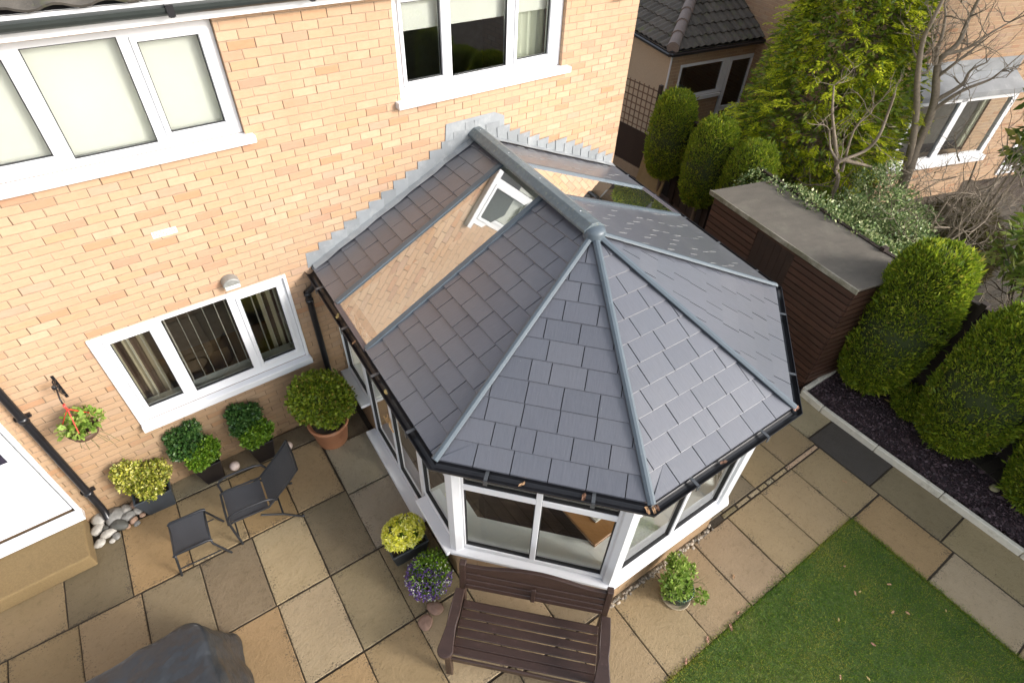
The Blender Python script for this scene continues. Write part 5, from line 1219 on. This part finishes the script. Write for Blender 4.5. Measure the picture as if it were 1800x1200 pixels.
stone_mesh('stone', .07, .05, .035, simple('bed_stone', (.30, .27, .15), .8), 52, (7.30, -5.95, .03), 'single yellowish stone lying on the purple slate chippings', None)
ballM = simple('pale_ball', (0.62, 0.50, 0.44), 0.5, nscale=20, namt=.15)
for i, (x, y, lb) in enumerate(((-.22, -.22, 'pale stone ball on the paving between the two black plant pots'), (.41, -.30, 'pale stone ball on the paving beside the recliner back'))):
    g = MB(); g.lathe([(0, -.055)]+[(.06*math.cos(a), .055*math.sin(a)) for a in np.linspace(-1.4, 1.4, 12)]+[(0, .055)], (0, 0, 0), 18); o = g.build('stone_ball', ballM); o.location = (x, y, .06); tag(o, lb, 'ball', 'pale stone balls')
# gravel fillet at the foot of the conservatory wall
gm = simple('mixed_pebbles', (0.26, 0.22, 0.17), .7, isl=.7)
n = 900; gv = []
g = MB()
for i in range(330):
    k = rt.choice([1, 2, 2, 2, 2, 3]); a, b = FP[k], FP[k+1]; t_ = rt.random(); d_ = (b-a).normalized(); n_ = Vector((d_.y, -d_.x)); n_ = n_ if (a-AP).dot(n_) > 0 else -n_
    p = a.lerp(b, t_)+n_*(abs(rt.gauss(0, .022))+.02); s_ = rt.uniform(.010, .024); vs = []
    for th_, z_ in ((1, 0), (.8, .7), (0, 1)):
        for q in range(6): vs.append((p.x+s_*th_*math.cos(q*1.047)*rt.uniform(.8, 1.2), p.y+s_*th_*math.sin(q*1.047)*rt.uniform(.8, 1.2), s_*z_*.7))
    g.add(vs, [(r_*6+q, r_*6+(q+1) % 6, r_*6+6+(q+1) % 6, r_*6+6+q) for r_ in (0, 1) for q in range(6)], smooth=True)
tag(g.build('pebbles', gm), 'small mixed pebbles filling the gap along the conservatory base', 'pebbles', kind='stuff')

# ------------------------------------------------------------------ potted plants
def taper_pot(parent, bx, by, tx, ty, h, mat, name='pot', th=.02):
    g = MB(); A = [(-bx, -by, 0), (bx, -by, 0), (bx, by, 0), (-bx, by, 0)]; B = [(-tx, -ty, h), (tx, -ty, h), (tx, ty, h), (-tx, ty, h)]
    Ci = [(-tx+th, -ty+th, h), (tx-th, -ty+th, h), (tx-th, ty-th, h), (-tx+th, ty-th, h)]; Di = [(x, y, h-.05) for x, y, _ in Ci]
    g.add(A+B+Ci+Di, [(3, 2, 1, 0)]+[(i, (i+1) % 4, (i+1) % 4+4, i+4) for i in range(4)]+[(i+4, (i+1) % 4+4, (i+1) % 4+8, i+8) for i in range(4)]+[(i+8, (i+1) % 4+8, (i+1) % 4+12, i+12) for i in range(4)])
    o = g.build(name, mat, parent, bevel=.004)
    g = MB(); g.quad(*Di); g.build('compost', soilM, parent); return o
def round_pot(parent, prof, mat, zs):
    g = MB(); g.lathe(prof, (0, 0, 0), 28); o = g.build('pot', mat, parent)
    g = MB(); n = 24; r_ = zs[0]; g.add([(r_*math.cos(2*math.pi*k/n), r_*math.sin(2*math.pi*k/n), zs[1]) for k in range(n)], [tuple(range(n))]); g.build('compost', soilM, parent); return o
blueP = simple('blue_black_glazed_pot', (0.030, 0.038, 0.048), 0.35, nscale=5, namt=.3)
blkP = simple('black_gloss_pot', (0.012, 0.010, 0.011), 0.3)
terra = simple('terracotta', (0.36, 0.155, 0.075), 0.75, nscale=6, namt=.2, bmp=.2, dirt=((.42, .27, .19), 5, .5, .55))
yvL = leaf_mat('yellow_variegated_leaf', [(0, (0.12, 0.16, 0.02)), (0.4, (0.28, 0.30, 0.035)), (0.75, (0.50, 0.46, 0.07)), (1, (0.74, 0.68, 0.28))], .15, .4)
dgL = leaf_mat('dark_glossy_leaf', [(0, (0.025, 0.07, 0.018)), (0.6, (0.055, 0.13, 0.03)), (1, (0.11, 0.19, 0.05))], .1, .3)
mgL = leaf_mat('bright_green_leaf', [(0, (0.07, 0.15, 0.012)), (0.6, (0.15, 0.28, 0.02)), (1, (0.26, 0.38, 0.04))], .2, .4)
ballL = leaf_mat('round_shrub_leaf', [(0, (0.08, 0.13, 0.012)), (0.5, (0.19, 0.26, 0.02)), (0.85, (0.30, 0.36, 0.03)), (1, (0.34, 0.25, 0.05))], .2, .45)
t = empty('potted_plant', (-1.06, -.17, 0), R(-3), 'yellow variegated shrub in a dark blue square planter beside the cobbles', 'potted plant')
taper_pot(t, .14, .13, .19, .19, .33, blueP)
leafclump(t, [(-.02, -.03, .46, .16), (.10, .02, .46, .15), (-.13, .05, .48, .14), (-.13, .02, .66, .12), (.02, -.12, .42, .13), (-.05, .1, .5, .14)], 5200, yvL, (.02, .04), .42)
for (x, y, lb, gl, k_) in ((-.46, -.17, 'two tone green shrub in a tapered black square pot, nearer the door', (-.06, .03), 1.0), (.14, -.22, 'two tone green shrub in a tapered black square pot, behind the recliner', (-.02, .03), .88)):
    t = empty('potted_plant', (x, y, 0), R(-2), lb, 'potted plant', 'green shrubs in black square pots'); taper_pot(t, .095, .095, .145, .145, .36, blkP)
    leafclump(t, [(gl[0]-.02, gl[1]+.04, .64, .17*k_), (gl[0]-.09*k_, gl[1]+.08, .74, .12), (gl[0]+.07, gl[1]+.06, .72*k_+.08, .10), (gl[0]-.13, gl[1], .60, .10*k_)], 3600, dgL, (.025, .05), .34, name='dark_foliage')
    leafclump(t, [(.04*k_, -.06, .52, .145), (-.06, -.08, .47, .12), (.10, -.03, .56*k_, .10)], 3200, mgL, (.02, .04), .42, name='bright_foliage')
    g = MB(); g.tube([(0, 0, .3), (-.02, .02, .7)], .012, 6); g.build('stem', barkM, t)
t = empty('potted_plant', (.93, -.50, 0), 0, 'large round green bush in a terracotta pot beside the conservatory corner', 'potted plant')
round_pot(t, [(.165, 0), (.185, .05), (.235, .36), (.25, .37), (.255, .42), (.235, .425), (.225, .39), (.15, .36)], terra, (.225, .38))
leafclump(t, [(0, .04, .78, .315), (.06, -.03, .75, .29), (-.06, .05, .82, .30), (.02, .0, .92, .20)], 17000, ballL, (.022, .05), .40)
g = MB(); g.tube([(0, 0, .3), (0, 0, .8)], .02, 8); g.lathe([(0, -.25), (.17, -.18), (.24, 0), (.17, .18), (0, .25)], (0, 0, .8), 14); g.build('branch_core', hedgeC, t)
# yellow leaved plant in grey trough
t = empty('potted_plant', (.98, -2.36, 0), R(-5), 'lemon yellow leaved plant in a dark grey trough against the conservatory', 'potted plant')
taper_pot(t, .17, .13, .21, .17, .27, simple('grey_trough', (.035, .04, .045), .4))
lemL = leaf_mat('lemon_leaf', [(0, (0.55, 0.60, 0.04)), (0.3, (0.85, 0.80, 0.09)), (0.8, (0.92, 0.88, 0.25)), (1, (0.92, 0.90, 0.5))], .25, .5)
P = []; D = []
for k in range(120):
    u = nrm(rng.normal(size=(1, 3)))[0]; u[2] = abs(u[2])*.8+.1; c = np.array([0, .02, .33])+u*np.array([.21, .17, .17]); m_ = 11
    a = rng.uniform(0, 6.28)+np.arange(m_)*2.4; rad = np.stack([np.cos(a), np.sin(a), np.zeros(m_)], 1)
    b1 = nrm(np.cross(u[None], [[.3, .5, .8]]))[0]; b2 = np.cross(u, b1); dd_ = b1[None]*np.cos(a)[:, None]+b2[None]*np.sin(a)[:, None]
    P.append(np.repeat(c[None], m_, 0)); D.append(dd_+u[None]*.55)
P = np.concatenate(P); D = np.concatenate(D); np_mesh('foliage', leaves(P, D, rng.uniform(.04, .07, len(P)), .012), 4, lemL, t)
leafclump(t, [(0, .02, .32, .16)], 900, mgL, (.03, .05), .3, name='inner_foliage')
# purple and white trailing flowers
t = empty('potted_plant', (.99, -2.83, 0), 0, 'purple and white trailing flowers in a low pot beside the bench armrest', 'potted plant')
round_pot(t, [(.10, 0), (.15, .16), (.155, .16), (.14, .14)], blkP, (.14, .14))
leafclump(t, [(0, 0, .17, .21), (.07, .05, .2, .17)], 3600, mgL, (.015, .035), .35)
lav = leaf_mat('purple_petal', [(0, (0.10, 0.05, 0.22)), (.6, (0.20, .10, .40)), (1, (.35, .22, .55))], .2); whp = leaf_mat('white_petal', [(0, (.7, .68, .6)), (1, (.85, .85, .8))], .2)
def florets(n, r, c, mat, nm, s, flt=None):
    u = nrm(rng.normal(size=(n, 3))); u[:, 2] = np.abs(u[:, 2])*1.1-.25; P = np.array(c)+u*np.array([r, r, r*.85])*rng.uniform(.92, 1.06, (n, 1))
    if flt is not None: P = P[flt(u)]
    P = np.repeat(P, 4, 0); D = rng.normal(size=(len(P), 3)); np_mesh(nm, leaves(P, D, s, s*.45), 4, mat, t)['kind'] = 'stuff'
florets(700, .235, (0, 0, .17), lav, 'purple_flowers', .016, lambda u: (u[:, 0]+u[:, 2]*.6 < .9) & ((u[:, 0]-.2)**2+(u[:, 1]-.4)**2+(u[:, 2]-.8)**2 > .12)); florets(130, .245, (0, 0, .17), whp, 'white_flowers', .014)
# green ceramic pot with loose leaves
t = empty('potted_plant', (3.03, -4.47, 0), 0, 'loose light green plant in a round green glazed pot on a saucer', 'potted plant')
greenP = simple('green_glaze', (0.018, 0.048, 0.036), .2); round_pot(t, [(.10, .01), (.125, .05), (.14, .19), (.15, .195), (.15, .215), (.135, .215), (.13, .18)], greenP, (.132, .18))
g = MB(); g.lathe([(.0, .004), (.14, .004), (.16, .022), (.15, .022), (.13, .010)], (0, 0, 0), 24); g.build('saucer', simple('pale_saucer', (.33, .27, .18), .7), t)
lgL = leaf_mat('light_green_leaf', [(0, (0.14, 0.25, 0.03)), (.6, (0.30, .42, .08)), (1, (.48, .56, .18))], .3, .4)
leafclump(t, [(-.10, .06, .30, .10), (.02, .10, .34, .10), (.12, .16, .32, .10), (.17, .05, .26, .08), (-.03, -.04, .26, .09), (-.15, .02, .24, .07), (.16, -.17, .10, .07), (.06, -.02, .22, .06), (.08, .2, .36, .06)], 1150, lgL, (.03, .055), .40)
g = MB()
for k in range(9): a = k*.7; twig(g, (0, 0, .17), (math.cos(a)*.8, math.sin(a)*.8, .8), .26, .004, 1)
g.build('stem', simple('green_stem', (.09, .12, .03), .6), t)
# hanging basket on a bracket
bk = empty('wall_bracket', (-1.2, 0, 1.9), 0, 'black wrought iron wall bracket with a small bird ornament', 'bracket')
g = MB(); g.box(-.012, .012, -.008, 0, -.12, .17); g.tube([(0, -.005, .12), (0, -.12, .13), (0, -.25, .09), (0, -.28, .05), (0, -.26, .02)], .007, 8)
g.tube([(0, -.005, -.08), (0, -.06, -.03), (0, -.10, .03), (0, -.13, .09), (0, -.2, .11)], .006, 8)
g.tube([(0, -.03+.03*math.cos(a)-.02, .05+.03*math.sin(a)) for a in np.linspace(0, 5.2, 14)], .005, 6)
g.build('iron_arm', blackP, bk)
g = MB(); g.lathe([(0, -.035), (.018, -.02), (.022, 0), (.014, .02), (0, .03)], (0, -.17, .165), 10); g.lathe([(0, -.014), (.013, 0), (0, .014)], (0, -.20, .195), 8); g.beam((0, -.15, .16), (0, -.09, .18), .012, .006); g.build('bird_ornament', blackP, bk)
hb_ = empty('hanging_basket', (-1.20, -.27, 1.58), 0, 'hanging basket of green leaves and red flowers on red hangers beside the downpipe', 'hanging basket')
g = MB(); redP = simple('red_plastic', (0.72, 0.05, 0.035), .4)
g.tube([(0, .01, .34), (0, -.02, .345), (.0, -.01, .29), (0, 0, .27)], .010, 8)
for a in (0.4, 2.5, 4.6): g.tube([(0, 0, .28), (.16*math.cos(a), .12*math.sin(a), .06)], .005, 6)
g.build('hanger', redP, hb_)
g = MB(); g.lathe([(.05, -.12), (.11, -.08), (.14, 0), (.13, 0), (.10, -.05)], (0, 0, 0), 20); g.build('basket', simple('basket_brown', (.09, .05, .03), .7), hb_)
leafclump(hb_, [(-.05, 0, .03, .12), (.07, .02, .05, .12), (0, -.04, -.04, .12), (.09, -.02, -.07, .08), (-.09, -.03, -.06, .09)], 620, lgL, (.045, .075), .42)
leafclump(hb_, [(.08, -.08, -.13, .035), (-.02, -.10, -.16, .03), (.12, -.06, -.05, .03)], 110, redP, (.025, .04), .5, name='red_flowers')
P = np.array([[.02, -.02, -.30], [.13, 0, -.34], [.18, .02, -.36], [-.05, -.05, -.25], [.10, -.02, -.27], [-.1, -.02, -.22]]); g = MB()
for p in P: g.tube([(p[0]*.4, p[1], -.08), (p[0]*.8, p[1]-.02, p[2]*.6), tuple(p)], .0035, 5)
g.build('trailing_stem', simple('trail_stem', (.16, .14, .06), .7), hb_)
leafclump(hb_, [(*p, .035) for p in P], 60, mgL, (.03, .05), .45, name='trailing_leaves')
leafclump(hb_, [(.15, 0, -.31, .03)], 25, redP, (.02, .035), .5, name='trailing_flower')

# ------------------------------------------------------------------ wall light, wall sensor box
wl = empty('wall_light', (.505, 0, 2.46), 0, 'grey half round bulkhead light on the brick wall above the ground floor window', 'wall light')
g = MB(); n = 14; pr = [(.085*math.cos(math.pi*k/n), .085*math.sin(math.pi*k/n)) for k in range(n+1)]
g.prism([(x, 0, z*.9-.01) for x, z in pr], (0, -.10, -.01)); g.build('housing', simple('grey_metal_housing', (.28, .28, .26), .5, .3, nscale=20, namt=.4), wl, bevel=.01, seg=2)
g = MB(); g.box(-.075, .075, -.095, -.005, -.07, -.02); g.build('lens', simple('frosted_lens', (.62, .62, .56), .3), wl, bevel=.01, seg=2)
sb = MB(); sb.box(5.52, 5.68, -.10, 0, 4.47, 4.62); sb.box(5.54, 5.66, -.13, -.101, 4.49, 4.60); tag(sb.build('alarm_box', simple('grey_blue_box', (.18, .24, .30), .4), bevel=.01), 'small grey blue box high on the brick wall near the house corner', 'alarm box')
g = MB(); g.tube([(5.955, 1.2, 3.65), (6.12, 1.2, 3.60), (6.14, 1.2, 3.50)], .05, 12); g.tube([(5.955, 1.35, 3.5), (6.1, 1.35, 3.48)], .05, 12); tag(g.build('flue_pipe', blackP), 'short black flue pipe projecting from the side wall', 'flue')

# ------------------------------------------------------------------ bench
benchM = simple('wet_dark_brown_timber', (0.040, 0.0225, 0.0175), 0.34, nscale=5, namt=.35, stretch=(1, 6, 6), bmp=.25, bscale=40, dirt=((0.12, 0.07, 0.068), 22, .5, .58))
bn = empty('garden_bench', (1.345, -4.015, 0), R(-46.8), 'dark brown wooden garden bench with scrolled arms standing against the conservatory', 'bench')
BW = .705
g = MB()
ys = [-.20, -.125, -.04, .045, .13, .215]
for y in ys: g.box(-BW+.055, BW-.055, y, y+.073, .405, .427)
g.box(-BW+.05, BW-.05, -.235, -.213, .335, .415); g.build('seat', benchM, bn, bevel=.006)
def tilt(z, y0=.30): return y0+(z-.42)*.16
g = MB(); n = 24
def rail(z0, z1, curve=0.0, th=.022):
    P0 = []
    for k in range(n+1):
        s_ = -1+2*k/n; x = s_*(BW-.06); zt = z1+curve*max(0, math.cos(s_*1.9))**1.5
        P0.append((x, z0, zt))
    vs = []
    for x, a, b in P0: vs += [(x, tilt(a)-th/2, a), (x, tilt(b)-th/2, b), (x, tilt(b)+th/2, b), (x, tilt(a)+th/2, a)]
    fs = [(3, 2, 1, 0), (n*4, n*4+1, n*4+2, n*4+3)]
    for k in range(n):
        for j in range(4): fs.append((k*4+j, k*4+(j+1) % 4, k*4+4+(j+1) % 4, k*4+4+j))
    g.add(vs, fs)
rail(.885, .965, .075, .034); rail(.785, .852); rail(.70, .762); rail(.62, .680); g.box(-.02, .02, tilt(.7)-.03, tilt(.7)-.012, .6, .86)
g.build('backrest', benchM, bn, bevel=.004)
for sx in (-1, 1):
    x0 = sx*(BW-.03)
    g = MB(); g.box(x0-.03, x0+.03, -.255, -.195, 0, .60); g.build('leg', benchM, bn, bevel=.006)
    g = MB(); g.add([(x0-.03, .27, 0), (x0+.03, .27, 0), (x0+.03, .33, 0), (x0-.03, .33, 0), (x0-.03, tilt(1.0)-.03, 1.0), (x0+.03, tilt(1.0)-.03, 1.0), (x0+.03, tilt(1.0)+.03, 1.0), (x0-.03, tilt(1.0)+.03, 1.0)], [(3, 2, 1, 0), (4, 5, 6, 7), (0, 1, 5, 4), (1, 2, 6, 5), (2, 3, 7, 6), (3, 0, 4, 7)])
    g.build('leg', benchM, bn, bevel=.006)
    g = MB()  # scrolled arm outline seen from above
    out = []
    for k in range(13): a = math.pi*(1+k/12); out.append((.072*math.cos(a), -.245+.068*math.sin(a)))
    out += [(.062, -.18), (.046, -.05), (.052, .06), (.046, .30)]; L_ = [(-x, y) for x, y in out[::-1][:4]]
    pts = out+[(-.044, .30), (-.050, .06), (-.044, -.05), (-.062, -.18)]
    g.prism([(x0+sx*.012+x, y, .60+.02*math.sin((y+.3)*4)) for x, y in pts], (0, 0, .042)); g.build('armrest', benchM, bn, bevel=.008, seg=2)
    g = MB(); g.box(x0-.018, x0+.018, -.195, .28, .33, .39); g.build('side_rail', benchM, bn)
g = MB(); g.box(-BW+.05, BW-.05, .275, .30, .34, .40); g.build('rear_rail', benchM, bn)

# ------------------------------------------------------------------ recliner, stool, covered table
frM = simple('dark_powder_coated_tube', (0.022, 0.024, 0.028), .4, .2); slingM = simple('charcoal_sling_mesh', (0.036, 0.039, 0.046), .6, nscale=200, namt=.3, bmp=.3, bscale=250)
def sling(g, pts, w_, sag=.012, x=0):
    "pts: (x,z) profile; width along y"
    n = 8; vs = []; 
    for (a, z) in pts:
        for k in range(n+1): s_ = k/n; vs.append((a, -w_/2+w_*s_, z-sag*math.sin(math.pi*s_)))
    m_ = len(pts); g.add(vs, [(i*(n+1)+k, i*(n+1)+k+1, (i+1)*(n+1)+k+1, (i+1)*(n+1)+k) for i in range(m_-1) for k in range(n)], smooth=True)
rc = empty('recliner_chair', (-.20, -1.02, 0), R(-5), 'dark metal garden recliner with charcoal sling seat and looped arms', 'chair')
# local x: front is -x, back +x
g = MB(); sling(g, [(-.25, .385), (-.22, .40), (-.1, .395), (.0, .385), (.10, .375), (.145, .38)], .40); g.build('seat', slingM, rc)
g = MB(); sling(g, [(.165, .40), (.24, .47), (.34, .575), (.44, .675), (.52, .76), (.545, .80)], .42); bk_ = g.build('backrest', slingM, rc)
g = MB()
for s_ in (-1, 1):
    y = s_*.215; g.tube([(-.27, y, .38), (-.2, y, .40), (.15, y, .385), (.24, y, .47), (.44, y, .675), (.55, y*1.02, .81)], .012, 8)
g.tube([(-.27, -.215, .38), (-.275, 0, .372), (-.27, .215, .38)], .012, 8); g.tube([(.55, -.219, .81), (.56, 0, .80), (.55, .219, .81)], .012, 8); g.build('frame', frM, rc)
for s_ in (-1, 1):
    y = s_*.25
    g = MB(); g.tube([(-.24, y, 0), (-.25, y, .3), (-.25, y, .50), (-.22, y, .56), (-.15, y, .585), (0, y, .585), (.14, y, .575), (.22, y, .54), (.25, y*.95, .48)], .013, 8); g.build('armrest', frM, rc)
    g = MB(); g.tube([(.42, y, 0), (.25, y, .20), (.05, y, .36)], .012, 8); g.tube([(.42, y, 0.005), (.44, y, 0.0)], .015, 8); g.build('leg', frM, rc)
g = MB(); g.tube([(-.245, -.25, .1), (-.245, .25, .1)], .009, 6); g.build('cross_bar', frM, rc)
g = MB(); g.tube([(.25, -.25, .20), (.25, .25, .20)], .010, 6); g.build('cross_bar', frM, rc)
st = empty('footstool', (-.84, -1.04, 0), R(-5), 'small dark metal footstool with charcoal sling top', 'stool')
g = MB(); sling(g, [(-.19, .355), (-.165, .375), (-.08, .372), (.04, .372), (.14, .375), (.175, .36)], .44, .018); g.build('seat', slingM, st)
g = MB()
for y in (-.20, .20): g.tube([(-.19, y, .35), (-.165, y, .375), (.14, y, .375), (.18, y, .35)], .012, 8)
g.build('frame', frM, st)
for x0, x1 in ((-.18, -.23), (.17, .27)):
    g = MB(); g.tube([(x1, -.215, 0), (x0, -.21, .30), (x0*.97, -.195, .35), (x0*.95, 0, .345), (x0*.97, .195, .35), (x0, .21, .30), (x1, .215, 0)], .012, 8); g.build('leg', frM, st)
g = MB(); g.tube([(-.2, .21, .12), (.2, .21, .12)], .008, 6); g.tube([(-.2, -.21, .12), (.2, -.21, .12)], .008, 6); g.build('stretcher', frM, st)
# covered garden furniture
nx = 44; ny = 40; g = MB(); vs = []; H_ = .86
def coverpt(a, b):
    x = -2.75+2.05*a; y = -3.95+1.85*b
    ex = min(a, 1-a); ey = min(b, 1-b); fall = lambda e, w_: 1-max(0, 1-e/w_)**3.2
    return x, y, ex, ey
cvM = simple('charcoal_waterproof_cover', (0.026, 0.029, 0.033), .36, nscale=4, namt=.3, stretch=(1, 2.2, 1)); t_ = cvM.node_tree
bump(t_, noise(t_, coords(t_), 3.5, 3, .5), 1.0, .07, t_.nodes['Principled BSDF'])
rings = []; NR = 60
def ring(x0, x1, y0, y1, z, rr, wob, ph):
    out = []
    for k in range(NR):
        t_ = k/NR*4; s_ = int(t_); f_ = t_-s_
        c4 = [(x1, y0), (x1, y1), (x0, y1), (x0, y0)]; a = c4[s_-1]; b = c4[s_]
        x = a[0]+(b[0]-a[0])*f_; y = a[1]+(b[1]-a[1])*f_; cx_, cy_ = (x0+x1)/2, (y0+y1)/2
        e = 1-abs(2*f_-1); k_ = rr*(1-min(1, e/.18))**2; dx, dy = x-cx_, y-cy_; L_ = math.hypot(dx, dy)
        w_ = wob*(math.sin(k*1.9+ph)+.6*math.sin(k*.83+ph*2)); x -= dx/L_*(k_+w_); y -= dy/L_*(k_+w_)
        out.append((x, y, z+wob*.3*math.sin(k*.9+ph)))
    return out
R_ = [ring(-2.9, -.80, -3.98, -2.06, .02, .10, .022, 0), ring(-2.86, -.83, -3.94, -2.10, .22, .09, .022, .5), ring(-2.8, -.86, -3.90, -2.15, .5, .08, .018, 1.0), ring(-2.7, -.89, -3.86, -2.21, .74, .07, .010, 1.6), ring(-2.66, -.91, -3.84, -2.245, .82, .06, .004, 1.8),
      ring(-2.60, -.935, -3.80, -2.28, .855, .05, .002, 2), ring(-2.3, -1.25, -3.5, -2.6, .845, .04, .004, 2.5), ring(-2.0, -1.6, -3.2, -2.9, .868, .02, .004, 3)]
vs = [p for r_ in R_ for p in r_]; fs = [(i*NR+k, i*NR+(k+1) % NR, (i+1)*NR+(k+1) % NR, (i+1)*NR+k) for i in range(len(R_)-1) for k in range(NR)]+[tuple((len(R_)-1)*NR+k for k in range(NR))]
g.add(vs, fs, smooth=True); cv = g.build('furniture_cover', cvM); tag(cv, 'charcoal waterproof cover over boxy garden furniture at the lower left edge', 'furniture cover')
tx = bpy.data.textures.new('cover_folds', 'CLOUDS'); tx.noise_scale = .22
md = cv.modifiers.new('sub', 'SUBSURF'); md.levels = md.render_levels = 2
md = cv.modifiers.new('folds', 'DISPLACE'); md.texture = tx; md.strength = .05; md.texture_coords = 'GLOBAL'

# ------------------------------------------------------------------ table inside the conservatory
tb = empty('dining_table', (2.95, -3.05, 0.1), 0, 'square wooden dining table seen through the conservatory windows', 'table')
oak = simple('oak_table', (0.34, 0.165, 0.055), .35, nscale=3, namt=.25, stretch=(8, 1, 1))
g = MB(); g.box(-.60, .60, -.74, .74, .66, .70); g.build('tabletop', oak, tb, bevel=.006)
for x in (-.52, .52):
    for y in (-.66, .66): g = MB(); g.box(x-.035, x+.035, y-.035, y+.035, 0, .659); g.build('leg', oak, tb)
g = MB(); g.box(2.52, 2.82, -3.62, -3.38, .802, .83); tag(g.build('magazine', simple('paper', (.62, .58, .5), .5), bevel=.004), 'pale magazine lying on the wooden table inside the conservatory', 'magazine')

# ------------------------------------------------------------------ fallen leaves
lm = [simple('dead_leaf_%s' % n_, c, .7, namt=.2) for n_, c in (('tan', (.34, .20, .10)), ('pink', (.33, .17, .11)), ('brown', (.13, .06, .03)), ('yellow', (.40, .30, .11)))]
def dead_leaf(x, y, z, c, s, lab, grp):
    g = MB(); n = 9; vs = [(0, 0, .006)]; a0 = rt.random()*6
    for k in range(n):
        a = 2*math.pi*k/n; r_ = s*(1+.35*math.cos(a*2)+rt.uniform(-.2, .2)); vs.append((r_*math.cos(a), r_*.7*math.sin(a), abs(math.sin(a*1.5+a0))*s*.45))
    g.add(vs, [(0, k+1, (k+1) % n+1) for k in range(n)]); o = g.build('fallen_leaf', lm[c]); o.location = (x, y, z+.004); o.rotation_euler = (0, 0, rt.random()*6); tag(o, lab, 'leaf', grp)
FL = [(5.87, -4.78, 0), (3.71, -4.71, 0), (3.43, -4.98, 1), (3.25, -5.02, 1), (2.96, -4.96, 1), (2.63, -4.96, 1)]
for x, y, c in FL: dead_leaf(x, y, 0, c, rt.uniform(.022, .032), 'curled tan dead leaf lying on the paving beside the lawn', 'dead leaves on the paving')
for x, y, c in [(4.81, -5.37, 1), (4.68, -5.62, 3), (4.62, -5.60, 0), (4.76, -5.94, 0), (4.88, -6.04, 0), (4.22, -5.64, 3), (5.24, -6.27, 3), (3.94, -6.11, 3), (3.73, -5.94, 0), (4.28, -5.98, 1), (5.02, -5.77, 0)]: dead_leaf(x, y, .018, c, rt.uniform(.013, .022), 'small dead leaf lying on the green lawn', 'dead leaves on the lawn')
for k, t_, c in ((0, .30, 3), (0, .45, 0), (1, .42, 0), (1, .70, 2), (2, .01, 0), (2, .03, 2), (1, .98, 0), (0, .70, 3), (2, .45, 2), (3, .02, 1)):
    p = miter(k, .05).lerp(miter(k+1, .05), t_); dead_leaf(p.x, p.y, ZE-.035, c, rt.uniform(.022, .034), 'brown dead leaf caught in the black conservatory gutter', 'dead leaves in the gutter')
